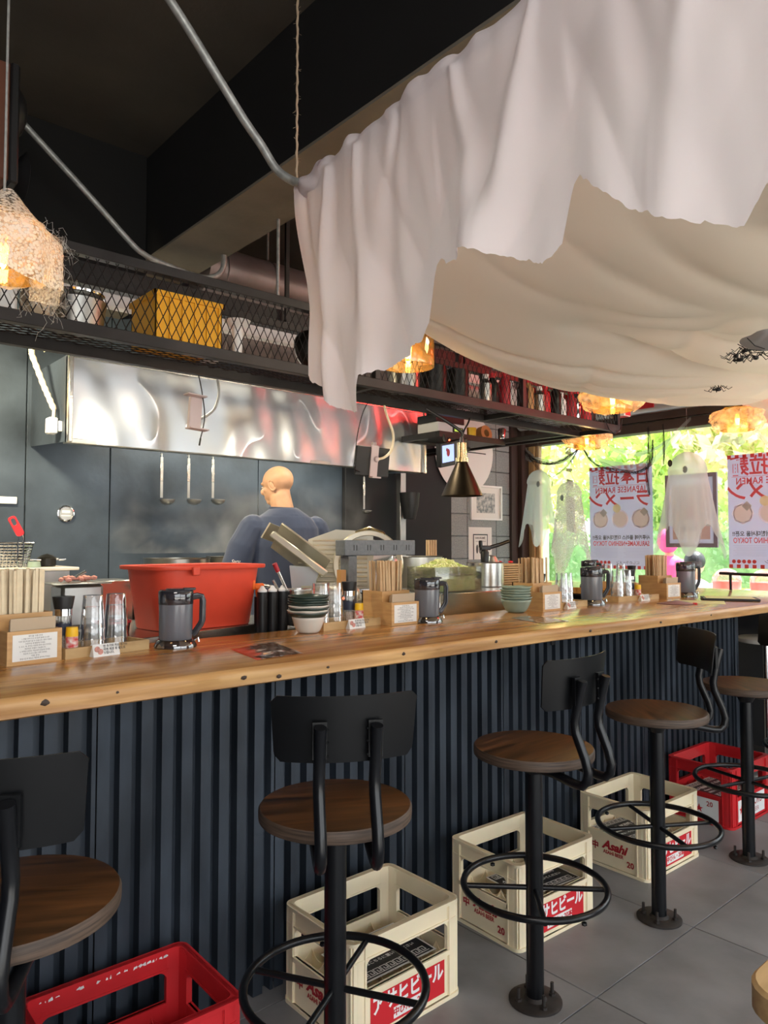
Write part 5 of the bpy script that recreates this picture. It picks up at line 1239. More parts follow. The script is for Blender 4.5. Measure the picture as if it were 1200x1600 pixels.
# speaker
t = thing('wall_speaker', 'brown veneered loudspeaker with black horns at the upper left', 'speaker', (0, 0, 0))
b = BM(); bx(b, .20, .585, 2.40, 2.70, 2.52, 2.885, bev=.004); obj('cabinet', b, M['speakerwood'], t)
b = BM(); bx(b, .585, .612, 2.395, 2.705, 2.515, 2.89, bev=.006); obj('baffle', b, M['black'], t)
b = BM(); Mx = Matrix.Translation((.612, 2.53, 2.80)) @ Matrix.Rotation(R(90), 4, 'Y'); lathe(b, [(.085, 0), (.078, .02), (.06, .04), (.03, .05), (0, .052)], 32, M=Mx); tube(b, [Mx @ Vector((.086*math.cos(k*.2094), .086*math.sin(k*.2094), .002)) for k in range(30)], .006, 6, closed=True); obj('cone_driver', b, M['black'], t)
b = BM(); Mx = Matrix.Translation((.612, 2.53, 2.60)) @ Matrix.Rotation(R(90), 4, 'Y'); lathe(b, [(.03, 0), (.045, .02), (.075, .045), (.080, .048), (.074, .05), (.04, .022), (0, .01)], 32, M=Mx); obj('horn', b, M['black'], t)
b = BM(); bx(b, .35, .39, 2.53, 2.57, 2.885, ZC); obj('bracket', b, M['black'], t)
# tablet holders on goosenecks
t = thing('tablet_holder', 'empty dusty pink tablet holder on a grey gooseneck from the rack', 'holder', (0, 0, 0))
b = BM(); tube(b, poly([(1.47, 2.80, 2.13), (1.507, 2.82, 2.15), (1.540, 2.84, 2.078), (1.530, 2.85, 2.007), (1.494, 2.85, 1.967), (1.455, 2.85, 1.944)]), .006, 8); obj('gooseneck', b, M['galv'], t)
b = BM(); slab(b, (1.430, 2.845, 1.965), (1, 0, -.06), (0, 1, 0), (0, 0, 1), .055, .022, .135, bev=.003); slab(b, (1.42, 2.82, 2.035), (1, 0, -.06), (0, 1, 0), (0, 0, 1), .085, .05, .005); slab(b, (1.43, 2.82, 1.895), (1, 0, -.06), (0, 1, 0), (0, 0, 1), .085, .05, .005); obj('holder', b, M['pinkish'], t)
b = BM(); tube(b, poly([(1.42, 2.80, 2.13), (1.45, 2.82, 2.05), (1.468, 2.83, 1.95), (1.455, 2.84, 1.86)]), .0025, 6); cone(b, (1.455, 2.84, 1.86), (1.45, 2.84, 1.83), .004, seg=6); obj('cable', b, M['black'], t)
t = thing('tablet_holder', 'black tablet seen from behind on a cream gooseneck before the hood', 'holder', (0, 0, 0))
b = BM(); slab(b, (2.416, 2.85, 1.832), (.25, 0, -.0), (0, 1, .12), (0, 0, 1), .225, .010, .15, bev=.004); obj('tablet', b, M['black'], t)
b = BM(); slab(b, (2.42, 2.842, 1.832), (1, 0, -.0), (0, 1, .12), (0, 0, 1), .05, .008, .165, bev=.002); slab(b, (2.405, 2.838, 1.90), (1, 0, 0), (0, 1, .12), (0, 0, 1), .006, .012, .06); slab(b, (2.425, 2.838, 1.90), (1, 0, 0), (0, 1, .12), (0, 0, 1), .006, .012, .06); slab(b, (2.42, 2.834, 1.752), (1, 0, 0), (0, 1, .12), (0, 0, 1), .055, .03, .008); ell(b, (2.43, 2.832, 1.845), (.016, .01, .016), 2); obj('clamp', b, M['pinkish'], t)
b = BM(); tube(b, poly([(2.451, 2.80, 2.12), (2.486, 2.81, 2.058), (2.532, 2.82, 1.98), (2.52, 2.82, 1.90), (2.48, 2.825, 1.86), (2.435, 2.83, 1.845)]), .007, 8); obj('gooseneck', b, M['cream'], t)
b = BM(); tube(b, poly([(2.35, 2.80, 2.13), (2.324, 2.82, 2.06), (2.30, 2.83, 1.95), (2.285, 2.83, 1.84), (2.29, 2.84, 1.79), (2.33, 2.845, 1.775)]), .0028, 6); obj('cable', b, M['black'], t)
# heat lamp
t = thing('heat_lamp', 'dark brass cone heat lamp hanging over the shredded leek', 'lamp', (2.975, 2.75, 0))
b = BM(); lathe(b, [(.030, 1.862), (.112, 1.682), (.114, 1.676), (.109, 1.678), (.028, 1.855)], 48); obj('shade', b, M['brass'], t)
b = BM(); lathe(b, [(0, 1.968), (.027, 1.968), (.027, 1.885), (.036, 1.885), (.036, 1.862), (.028, 1.860), (0, 1.86)], 28); obj('socket', b, M['brasslight'], t)
b = BM(); lathe(b, [(0, 2.0), (.010, 2.0), (.014, 1.968), (0, 1.968)], 14); obj('cap', b, M['chrome'], t)
b = BM(); tube(b, poly([(0, 0, 2.0), (-.005, .0, 2.03), (-.10, .02, 2.08), (-.24, .04, 2.135)]), .009, 8); tube(b, poly([(0, 0, 2.0), (.02, 0, 2.04), (.06, .01, 2.08), (.09, .02, 2.118)]), .005, 8); obj('hanging_cable', b, M['black'], t)
b = BM(); lathe(b, [(0, 1.73), (.03, 1.735), (.04, 1.76), (.02, 1.83), (0, 1.85)], 20); obj('bulb', b, M['darkred'], t)
# ================================================================ PENDANT LAMPS
lampm = {}
def pendant(x, y, z, label, cotton, r=.092, style=0, energy=2.0):
    t = thing('pendant_lamp', label, 'lamp', (x, y, z), 0, 'amber glass pendant lamps')
    b = BM(); lathe(b, [(r, -.055), (r + .001, -.053), (r, .055), (r*.82, .078), (.03, .085), (.028, .083), (r*.80, .075), (r - .003, .053), (r - .003, -.055)], 40); obj('glass_shade', b, M['amber'], t)
    b = BM(); cone(b, (0, 0, .045), (0, 0, .10), .018, seg=18); cone(b, (0, 0, .10), (0, 0, .112), .012, .005, seg=12); obj('socket', b, M['black'], t)
    b = BM(); lathe(b, [(0, -.042), (.018, -.038), (.031, -.015), (.030, .005), (.018, .032), (.013, .048)], 24); obj('bulb', b, M['bulb'], t)
    b = BM()
    for k in range(5):
        a = k*PI*.4; tube(b, [(.007*math.cos(a), .007*math.sin(a), -.022), (.010*math.cos(a), .010*math.sin(a), .016)], .0030, 6)
    obj('filament', b, M['fil'], t)
    b = BM(); cone(b, (0, 0, .112), (0, 0, ZC - z), .0032, seg=6); obj('cord', b, M['black'] if style else M['galv'], t)
    if cotton:
        R0, h0, sd = cotton; b = BM()
        def Cf(u, v):
            a = 2*PI*u; zz = (-.062 + .145*v)*h0; rr_ = R0*(.86 + .22*math.sin(PI*v)**.6)
            nn = noise.noise(Vector((math.cos(a)*2.2, math.sin(a)*2.2, v*2.5 + sd))); n2 = noise.noise(Vector((math.cos(a)*7, math.sin(a)*7, v*7 + sd)))
            rr_ += .035*nn + .012*n2; zz += (.03*nn if v < .3 else .0)
            if v > .8: rr_ *= 1 - (v - .8)*2.6
            return Vector((rr_*math.cos(a), rr_*math.sin(a), zz + .0))
        grid(b, 60, 22, Cf, closed_u=True); obj('cobweb_wrap', b, M['cotton' if sd == 1.0 else 'cotton2'], t)
    d = bpy.data.lights.new('bulb_light', 'POINT'); d.energy = energy; d.color = (1.0, .60, .26); d.shadow_soft_size = .02
    l_ = bpy.data.objects.new('bulb_light', d); C.objects.link(l_); l_.parent = t; l_.location = (0, 0, -.068)
    return t
pa = pendant(.455, 1.9, 2.115, 'pendant lamp wrapped in lace and cobweb at the left edge', (.108, 1.0, 1.0), style=0, energy=.35)
# lace scarf over the left lamp
b = BM()
def La(u, v):
    a = R(150) + R(260)*u; z = .125 - .20*v - .03*math.sin(u*9)**2*v; r = .045 + .085*min(1, v*2.2) + .006*math.sin(a*9)*v
    return Vector((r*math.cos(a), r*math.sin(a), z + .012*math.sin(a*3)))
grid(b, 60, 20, La); obj('lace_scarf', b, M['lace'], pa)
b = BM(); random.seed(8)
for k in range(260):
    a = R(random.uniform(180, 380)); r = .125 + random.uniform(-.02, .012); z = random.uniform(-.13, .06); pts = [Vector((r*math.cos(a), r*math.sin(a), z))]
    for j in range(5): pts.append(pts[-1] + Vector((random.uniform(-.014, .014), random.uniform(-.014, .014), random.uniform(-.022, .010))))
    tube(b, pts, .0004, 3, caps=False)
o = obj('cobweb_threads', b, M['webwhite'], pa); o['kind'] = 'stuff'
pendant(1.778, 1.9, 2.10, 'glowing amber glass pendant lamp half hidden behind the hanging sheet', None, style=1)
pendant(3.108, 1.9, 2.10, 'cobweb wrapped pendant lamp below the canopy edge, before the rack end', (.135, .75, 3.0), style=1)
pendant(4.40, 2.893, 2.125, 'cobweb wrapped pendant lamp directly under the far end of the rack', (.15, .62, 5.0), style=1)
pendant(4.40, 1.87, 2.135, 'cobweb wrapped pendant lamp farthest right, against the bright window', (.135, .95, 9.0), style=1)
# ================================================================ SHEET ON THE POLE
def polex(y): return 1.216 - .104*(1.75 - y)
t = thing('cloth_pole', 'thin pole under the ceiling carrying the white sheet', 'pole', (0, 0, 0)); b = BM(); cone(b, (polex(1.735), 1.735, 2.44), (polex(-1.2), -1.2, 2.44), .0125, seg=12); obj('pole_tube', b, M['galv'], t)
b = BM(); cone(b, (polex(-1.1), -1.1, 2.45), (polex(-1.1), -1.1, ZC), .004, seg=6); obj('hanging_wire', b, M['galv'], t)
HEM = [(1.76, 1.90), (1.735, 1.87), (1.68, 1.84), (1.607, 1.80), (1.56, 1.772), (1.471, 1.752), (1.43, 1.748), (1.418, 1.80), (1.405, 1.835), (1.28, 1.85), (1.202, 1.866), (1.15, 1.862), (1.122, 1.90), (1.110, 2.02), (1.09, 2.035), (1.068, 2.011), (.988, 2.002), (.915, 1.972), (.85, 1.95), (.8, 1.925), (.775, 1.931), (.752, 1.95), (.744, 2.03), (.738, 2.052), (.718, 2.061), (.685, 2.025), (.647, 1.988), (.60, 1.945), (.542, 1.912), (.49, 1.898), (.443, 1.880), (.425, 1.905), (.400, 1.930), (.33, 1.95), (.25, 1.90), (.1, 1.93), (-.1, 1.90), (-.4, 1.95), (-1.0, 1.9)]
def hemz(y):
    for i in range(len(HEM) - 1):
        if y >= HEM[i+1][0]: 
            a, b_ = HEM[i], HEM[i+1]; k = (a[0] - y)/(a[0] - b_[0]); k = max(0, k); return a[1] + (b_[1] - a[1])*k
    return HEM[-1][1]
def ridge(x): return 1 - 2*abs(x)
PIN = [1.70, 1.56, 1.42, 1.25, 1.05, .82, .64, .47, .30, .05, -.3]
def Sh(u, v):
    y = 1.745 - 2.2*u**1.25; xc = polex(y); hz = hemz(y) + .006*noise.noise(Vector((y*60, 0, 0))) + .004*noise.noise(Vector((y*160, 3, 0)))
    rr_ = .028 + .010*noise.noise(Vector((y*14, v*3, 2)))
    gather = sum(math.exp(-((y - p)/.018)**2) for p in PIN)
    if v < .28:                       # wrapped over the pole
        a = R(-60) + R(240)*v/.28; a = min(a, R(178)); x = xc + rr_*math.cos(a)*(1.1) ; z = 2.44 + rr_*1.25*math.sin(a)
        k = 1 + .25*ridge(noise.noise(Vector((y*9 + v*2, 7, v*1.5)))) - .18*gather
        return Vector((xc + (x - xc)*k, y, 2.44 + (z - 2.44)*k))
    w = (v - .28)/.72
    z0 = 2.435; z = z0 + (hz - z0)*w
    fold = 0
    for i, p in enumerate(PIN):
        ds = .10*w*(1 if i % 2 else -1) * (.4 if i < 3 else 1)
        wd = .012 + .045*w; fold += -.030*math.exp(-((y - p - ds)/wd)**2)*(.5 + .9*w)*(1 if i % 3 else -.7)
    fold += .034*ridge(noise.noise(Vector((y*3.4 + z*1.6, 1.5, z*1.0))))*w - .016*w + .016*ridge(noise.noise(Vector((y*9 - z*3.2, 5.5, z*1.4))))*min(1, w*1.6)
    fold += .010*noise.noise(Vector((y*13 + z*5, 4, z*3)))*min(1, w*2)
    x = xc - rr_*1.1 - .006*math.sin(PI*min(1, w*2)) + fold + .005*w
    yy = y + .020*w*noise.noise(Vector((y*3, 9, 1))) - .085*w*max(0, (y - 1.38)/.36)
    return Vector((x, yy, z))
b = BM(); grid(b, 420, 90, Sh)
t = thing('white_sheet', 'torn white sheet draped over the pole, hanging with a ragged hem', 'cloth', (0, 0, 0))
obj('sheet_cloth', b, M['sheet'], t, angle=180)
# bunched end of the roll
b = BM()
def Rl(u, v):
    a = 2*PI*u; y = 1.60 + .165*v; r = .040*math.sqrt(max(0, 1 - max(0, (v - .55)/.45)**2)) + .006*math.sin(a*3 + v*9) 
    return Vector((polex(y) + r*math.cos(a), y, 2.435 + r*1.1*math.sin(a)))
grid(b, 28, 18, Rl, closed_u=True); obj('rolled_end', b, M['sheet'], t, angle=180)
# ================================================================ SAGGING CANOPY
KX = [1.0, 1.186, 1.45, 1.74, 2.2, 2.8, 3.6, 4.4, 4.9]; KZ = [2.44, 2.42, 2.20, 2.085, 2.022, 2.03, 2.11, 2.31, 2.46]
def Zc(x):
    x = max(KX[0], min(KX[-1] - 1e-6, x))
    for i in range(len(KX) - 1):
        if x <= KX[i+1]:
            h = KX[i+1] - KX[i]; t_ = (x - KX[i])/h
            def sl(j):
                if j <= 0: return (KZ[1] - KZ[0])/(KX[1] - KX[0])
                if j >= len(KX) - 1: return (KZ[-1] - KZ[-2])/(KX[-1] - KX[-2])
                return (KZ[j+1] - KZ[j-1])/(KX[j+1] - KX[j-1])
            a, c = sl(i)*h, sl(i+1)*h
            return (2*t_**3 - 3*t_*t_ + 1)*KZ[i] + (t_**3 - 2*t_*t_ + t_)*a + (3*t_*t_ - 2*t_**3)*KZ[i+1] + (t_**3 - t_*t_)*c
def Ca(u, v):
    x = 1.19 + 3.71*u; y = 1.70 - 2.9*v**1.3
    k = math.sin(PI*u)**.7
    f = k*(.075*(1 - abs(noise.noise(Vector((x*.35 + 3, y*1.9 + x*.62, 0)))))**7 + .040*(1 - abs(noise.noise(Vector((x*.5, y*4.2 + x*1.3, 5)))))**8 + .018*(1 - abs(noise.noise(Vector((x*1.6 - y*2.4, y*1.5 + x*.6, 8)))))**9 - .05)
    f += .006*noise.noise(Vector((x*5, y*5, 2)))
    hem_ = .018*math.exp(-((v)/.012)**1) * 0
    y2 = y + .018*noise.noise(Vector((x*2, 0, 3)))
    return Vector((x + .05*(0), y2, Zc(x) + f*min(1, .25 + v*12) + .10*v*k))
b = BM(); grid(b, 180, 150, Ca)
t = thing('canopy_cloth', 'large cream cloth sagging below the ceiling between sheet and window', 'cloth', (0, 0, 0))
obj('canopy', b, M['canopy'], t, angle=180)
b = BM(); 
def He(u, v):
    x = 1.19 + 3.71*u; k = math.sin(PI*u)**.7; y2 = 1.70 + .018*noise.noise(Vector((x*2, 0, 3))); f = Ca(u, 0).z
    return Vector((x, y2 + .008*v, f + .035*v))
grid(b, 180, 2, He); obj('turned_hem', b, M['canopy'], t, angle=180)
t = thing('cloth_drape', 'grey beige corner of cloth hanging beside the farthest right lamp', 'cloth', (0, 0, 0))
b = BM()
def Dr(u, v):
    y = 2.10 - .95*u; zt_ = 2.52 + .0*u; zb = 2.375 - .95*(2.10 - y)*1.0 if y > 1.75 else 2.04
    return Vector((4.86 + .02*math.sin(y*14)*v + .02*noise.noise(Vector((y*4, v*3, 1))), y, zt_ + (zb - zt_)*v))
grid(b, 60, 20, Dr); obj('drape', b, M['canopy'], t, angle=180)
# spiders
def spider(x, y, s, rz, label, group='black plastic spiders on the canopy'):
    zz = Zc(x) - .022
    t = thing('toy_spider', label, 'spider', (x, y, zz), rz, group); b = BM(); ell(b, (0, 0, 0), (.012*s, .008*s, .006*s), 2); ell(b, (.014*s, 0, 0), (.007*s, .006*s, .005*s), 1); obj('body', b, M['black'], t)
    for sd in (-1, 1):
        for k, a in enumerate((35, 70, 105, 145)):
            a = R(a)*sd; b = BM(); L_ = .034*s; tube(b, [(0, 0, 0), (L_*.5*math.cos(a), L_*.5*math.sin(a), .012*s), (L_*math.cos(a), L_*math.sin(a), -.003), (L_*1.35*math.cos(a), L_*1.35*math.sin(a), .004)], .0012*s, 5); obj('leg', b, M['black'], t)
spider(2.301, .978, 1.0, .4, 'black toy spider at the left of the cluster on the canopy')
spider(2.355, .990, 1.0, 1.9, 'black toy spider low in the middle of the canopy cluster')
spider(2.365, .945, 1.1, 3.3, 'black toy spider at the right of the canopy cluster')
spider(2.262, .935, .9, 5.0, 'black toy spider at the top of the canopy cluster')
spider(2.823, 1.27, 1.1, 2.4, 'single black toy spider low on the canopy near its edge')
t = thing('cobweb_clump', 'grey cobweb clump with spider legs on the canopy at the right edge', 'cobweb', (2.20, .835, Zc(2.2) - .018)); b = BM(); 
def Cb(u, v): a = 2*PI*u; r = .075*math.sin(PI*v*.5)*(1 + .3*noise.noise(Vector((math.cos(a), math.sin(a), v)))); return Vector((r*1.3*math.cos(a), r*math.sin(a), -.03*math.cos(PI*v*.5)))
grid(b, 28, 8, Cb, closed_u=True); obj('web_clump', b, M['cotton_grey'] if 'cotton_grey' in M else M.setdefault('cotton_grey', cloth('grey web', (.42, .42, .44), .4)), t)
for k in range(9):
    a = k*.7; b = BM(); tube(b, [(.03*math.cos(a), .025*math.sin(a), -.035), (.07*math.cos(a), .06*math.sin(a), -.03), (.10*math.cos(a), .085*math.sin(a), -.012)], .0013, 5); obj('leg', b, M['black'], t)
# ================================================================ WINDOW DECORATION
def ghost(x, y, ztop, w, h, m, label, seed, eyes, corners=4, rot=0.0):
    t = thing('ghost_decoration', label, 'ghost', (x, y, ztop), 0, 'cloth ghosts hanging before the window')
    b = BM(); hr = w*.30
    def G(u, v):
        a = 2*PI*u
        if v < .3:
            ph = (v/.3)*PI/2; r = hr*math.sin(ph); z = -hr*1.15*(1 - math.cos(ph))
            return Vector((r*.8*math.cos(a), r*math.sin(a), z))
        s = (v - .3)/.7; cr = .5 + .5*math.cos(corners*(a - rot)); cr = cr**1.5
        hem = hr*1.15 + (h - hr*1.15)*(.62 + .38*cr + .05*noise.noise(Vector((math.cos(a)*2, math.sin(a)*2, seed))))
        z = -hr*1.15 - (hem - hr*1.15)*s
        fo = .16*s*math.cos(corners*(a - rot)) + .07*s*math.cos(9*a + seed) + .03*s*math.cos(17*a + seed)
        r = hr*(1 + .75*s*(w/(2*hr) - 1)*1.1) * (1 + fo)
        return Vector((r*.55*math.cos(a), r*math.sin(a), z))
    grid(b, 110, 40, G, closed_u=True); bmesh.ops.remove_doubles(b, verts=b.verts, dist=.0005)
    obj('ghost_sheet', b, m, t, angle=180)
    for dy, dz, col, sx in eyes:
        b = BM(); ell(b, (0, 0, 0), (.003, .018, .026), 2); e = obj('eye', b, col, t); e.location = (-sx, dy, dz)
    b = BM(); cone(b, (0, 0, 0), (0, 0, ZC - ztop), .001, seg=4); obj('thread', b, M['webwhite'], t)
M['ghosteye'] = mat('faint eye', (.22, .28, .30), .8)
ghost(5.15, 3.87, 2.045, .36, .66, M['ghost'], 'sheer white ghost leftmost at the window, beside the timber jamb', 1.0, [(-.055, -.13, M['ghosteye'], .078)], rot=.5)
ghost(5.12, 3.54, 1.925, .37, .76, M['lace'], 'white lace ghost hanging between plain ghost and ramen poster', 4.0, [(.01, -.14, M['ghosteye'], .085)], corners=3, rot=1.0)
ghost(5.05, 2.50, 2.065, .46, .74, M['ghost'], 'largest sheer ghost with a black oval eye, before the framed board', 7.0, [(.085, -.08, M['black'], .085), (-.035, -.135, M['ghosteye'], .105)], rot=.25)
def away(pts, x1=5.392):
    return [(x1, p[1]*x1/p[0], 1.42 + (p[2] - 1.42)*x1/p[0]) for p in pts]
def strands(name, pts, n, spread, r, m, label, cat, seed, sag=.0):
    pts = away(pts)
    random.seed(seed); b = BM()
    for k in range(n):
        P_ = []
        for i, p in enumerate(pts):
            e = 0.3 if i in (0, len(pts) - 1) else 1; P_.append((p[0] + random.gauss(0, spread*.4), p[1] + random.gauss(0, spread)*e, p[2] + random.gauss(0, spread)*e))
        tube(b, poly(P_, 5), r, 3, caps=False)
    o = obj(name, b, m); tag(o, label, cat); return o
strands('gauze_garland', [(5.2, 4.087, 2.27), (5.2, 3.98, 2.16), (5.2, 3.82, 2.10), (5.2, 3.65, 2.11), (5.2, 3.49, 2.20)], 16, .012, .0016, M['webblack'], 'black gauze swag between the window jamb and the lamp', 'garland', 1)
strands('gauze_garland', [(5.2, 4.02, 2.19), (5.2, 3.90, 2.06), (5.2, 3.765, 1.975), (5.2, 3.77, 1.90)], 5, .006, .0013, M['webblack'], 'thin black thread dangling left of the lace ghost', 'garland', 2)
strands('gauze_garland', [(5.2, 3.765, 1.975), (5.2, 3.62, 2.06), (5.2, 3.50, 2.20)], 5, .006, .0016, M['webblack'], 'black thread rising from the dangling strand to the lamp', 'garland', 3)
strands('gauze_garland', [(5.2, 3.46, 2.20), (5.2, 3.37, 2.08), (5.2, 3.25, 2.015), (5.2, 3.05, 1.965), (5.2, 2.95, 1.97), (5.2, 2.86, 2.03), (5.2, 2.84, 2.20)], 12, .012, .0014, M['webblack'], 'black gauze swag crossing the top of the left ramen poster', 'garland', 4)
strands('gauze_garland', [(5.2, 2.88, 2.30), (5.2, 2.87, 2.10), (5.2, 2.885, 1.95), (5.2, 2.875, 1.78)], 9, .012, .0014, M['webblack'], 'black gauze tail hanging over the right edge of the ramen poster', 'garland', 5)
strands('gauze_garland', [(5.15, 2.73, 2.30), (5.15, 2.725, 2.15), (5.15, 2.73, 2.0)], 7, .007, .0013, M['webblack'], 'black gauze tail just left of the largest ghost', 'garland', 6)
def gauze(pts, wid, label, seed, m=None):
    P_ = poly(away(pts, 5.398), 8); b = BM(); n = len(P_) - 1
    def f(u, v):
        p = P_[min(n, int(round(u*n)))]; w = wid*(.5 + .7*math.sin(PI*u)); return Vector((p.x + .01*noise.noise(Vector((u*7, v*4, seed))), p.y, p.z + (v - .5)*w + .01*noise.noise(Vector((u*9, v*5, seed)))))
    grid(b, n, 6, f); o = obj('gauze_veil', b, m or M['webveil'], angle=180); tag(o, label, 'cobweb')
M['webveil'] = cloth('sheer web veil', (.62, .70, .72), .5, alpha=.42)
gauze([(5.22, 4.13, 2.30), (5.22, 4.05, 2.20), (5.22, 3.97, 2.16)], .09, 'pale gauze knot at the top of the timber jamb', 1)
gauze([(5.22, 4.0, 2.17), (5.22, 3.8, 2.11), (5.22, 3.6, 2.13), (5.22, 3.46, 2.2)], .05, 'pale gauze swag along the black garland at the left', 2)
gauze([(5.22, 3.42, 2.24), (5.22, 3.36, 2.15), (5.22, 3.28, 2.07), (5.22, 3.15, 2.03), (5.22, 3.0, 2.0), (5.22, 2.84, 2.05), (5.22, 2.70, 2.20), (5.22, 2.55, 2.33)], .055, 'pale gauze swag sweeping over the left poster up to the window head', 3)
gauze([(5.24, 3.30, 2.30), (5.24, 3.22, 2.18), (5.24, 3.05, 2.12), (5.24, 2.9, 2.12), (5.24, 2.72, 2.2)], .03, 'thin pale gauze loop above the left poster', 4)
gauze([(5.22, 2.40, 2.10), (5.22, 2.3, 2.16), (5.22, 2.2, 2.12), (5.22, 2.12, 2.2), (5.22, 2.0, 2.06)], .06, 'wispy gauze above the right ramen poster', 5)
# posters on the glass (seen from their back, so mirrored)
def disc(b, x, y, z, r, n, mi, r0=0):
    o_ = [b.verts.new((x + r*math.cos(2*PI*i/n), y, z + r*math.sin(2*PI*i/n))) for i in range(n)]
    if r0:
        i_ = [b.verts.new((x + r0*math.cos(2*PI*i/n), y, z + r0*math.sin(2*PI*i/n))) for i in range(n)]
        for i in range(n): b.faces.new((o_[i], o_[(i+1) % n], i_[(i+1) % n], i_[i])).material_index = mi
    else: b.faces.new(o_).material_index = mi
def ramen_poster(y0, y1, z0, z1, label):
    t = thing('ramen_poster', label, 'poster', (XW + .008, (y0 + y1)/2, (z0 + z1)/2), R(90), 'ramen posters on the window')
    w, h = y1 - y0, z1 - z0; b = BM(); bx(b, -w/2, w/2, -.0006, .0006, -h/2, h/2); obj('sheet', b, M['posterpaper'], t, smooth=False)
    # local x runs towards +y (screen left); text is turned round so it reads mirrored from inside
    rt = (R(90), 0, 0)
    yy = .0016
    def T(s, size, x, z, **k): return text(s, size, M[k.pop('m', 'postred')], t, (x, yy, z), rt, **k)
    T('日本拉麺', .150, 0, h*.385, bold=.003, wide=.90)
    T('JAPANESE RAMEN', .068, 0, h*.262, wide=.80, spacing=1.08, bold=.0012)
    T('ラーメン', .148, 0, h*.165, bold=.0035, wide=.98, shear=.15)
    T('사루카메 플러스 더현대서울 오픈!!', .040, 0, -h*.200, m='inkgrey', bold=.001, wide=.92)
    T('SARUKAME+NISHINO TOKYO', .056, 0, -h*.258, wide=.68, bold=.0010)
    T('にしのラーメン', .030, -w*.16 + .03, -h*.44, m='inkgrey')
    b = BM(); s = w/21
    for k in range(0, 21, 2):
        bx(b, -w/2 + k*s, -w/2 + (k+1)*s, yy - .0003, yy, h/2 - s, h/2); bx(b, -w/2 + k*s, -w/2 + (k+1)*s, yy - .0003, yy, -h/2, -h/2 + s)
    bx(b, -w*.45, w*.45, yy - .0003, yy, h*.303, h*.306)
    for k in range(5): cone(b, (w*.44 - k*.036, yy - .0003, -h*.44), (w*.44 - k*.036, yy, -h*.44), .014, seg=16)
    obj('red_print', b, M['postred'], t, smooth=False)['kind'] = 'stuff'
    b = BM()
    for k in range(7):
        for s_ in (-1, 1): bx(b, s_*w*.245 - w*.20, s_*w*.245 + w*.20*(1 - .1*(k % 3)), yy - .0002, yy, -h*.30 - k*h*.0145 - .0015, -h*.30 - k*h*.0145)
    obj('fine_print', b, M['inkfaint'], t, smooth=False)['kind'] = 'stuff'
    for k, (x, r) in enumerate(((-.32*w, .085), (0, .075), (.32*w, .078))):
        b = BM(); disc(b, x, yy + .0002, -.02*h, r*w/.57, 8 if k != 1 else 28, 0, r*.84*w/.57); disc(b, x, yy + .0002, -.02*h, r*.84*w/.57, 24, 1)
        if k != 1: disc(b, x - .03, yy + .0006, .045*h, .036, 4, 2)
        else: disc(b, x + .03, yy + .0006, .085*h, .036, 20, 3)
        obj('bowl_picture', b, [M['bowlprint2'], M['bowlprint'], M['nori'], M['yellowprint']], t)
M['posterpaper'] = cloth('poster paper', (.66, .70, .84), .42, bump=0); M['postred'] = cloth('poster red', (.80, .16, .16), .45, bump=0); M['bowlprint'] = cloth('ramen print', (.92, .84, .72), .45, bump=0); M['bowlprint2'] = cloth('pale bowl print', (.93, .89, .92), .45, bump=0); M['yellowprint'] = cloth('lemon print', (.94, .88, .55), .45, bump=0); M['nori'] = cloth('nori print', (.62, .63, .56), .45, bump=0); M['inkfaint'] = cloth('faint ink', (.50, .50, .62), .45, bump=0)
ramen_poster(2.992, 3.567, 1.205, 2.058, 'mirrored ramen poster on the glass between lace ghost and large ghost')
ramen_poster(1.82, 2.398, 1.235, 2.060, 'mirrored ramen poster on the glass at the right edge')
t = thing('framed_board', 'grey brown framed board hanging on the glass behind the largest ghost', 'picture', (5.40, 2.650, 1.665), R(90))
b = BM(); plate(b, [(-.20, -.28), (.20, -.28), (.20, .275), (-.20, .275)], [[(-.172, -.25), (.172, -.25), (.172, .245), (-.172, .245)]], .020, Matrix.Rotation(R(90), 4, 'X')); obj('frame', b, M['framegrey'] if 'framegrey' in M else M.setdefault('framegrey', mat('grey mauve frame', (.20, .19, .25), .5)), t)
b = BM(); bx(b, -.172, .172, -.003, .003, -.25, .245, mi=0); bx(b, -.145, .145, .0032, .0042, -.22, .19, mi=1); bx(b, -.09, .06, .0044, .0050, -.145, -.133, mi=2); bx(b, -.02, .03, .0044, .0050, -.06, .03, mi=3); obj('board', b, [M['posterpaper'], M['pinkish'], M['black'], M['darkred']], t)
# bright duct and label above the window head
t = thing('wall_duct', 'pale blue grey round duct above the window head', 'duct', (0, 0, 0)); b = BM(); cone(b, (5.33, 1.2, 2.50), (5.33, 4.2, 2.50), .065, seg=32); obj('pipe', b, M['ductblue'] if 'ductblue' in M else M.setdefault('ductblue', mat('pale duct', (.55, .62, .68), .3, metal=.5)), t)
b = BM(); bx(b, 5.25, 5.262, 2.86, 3.02, 2.46, 2.51); obj('red_label', b, M['darkred'], t)
for y in (1.5, 2.5, 3.6): b = BM(); bx(b, 5.32, 5.34, y, y + .02, 2.56, ZC); obj('hanger', b, M['rackmetal'], t)
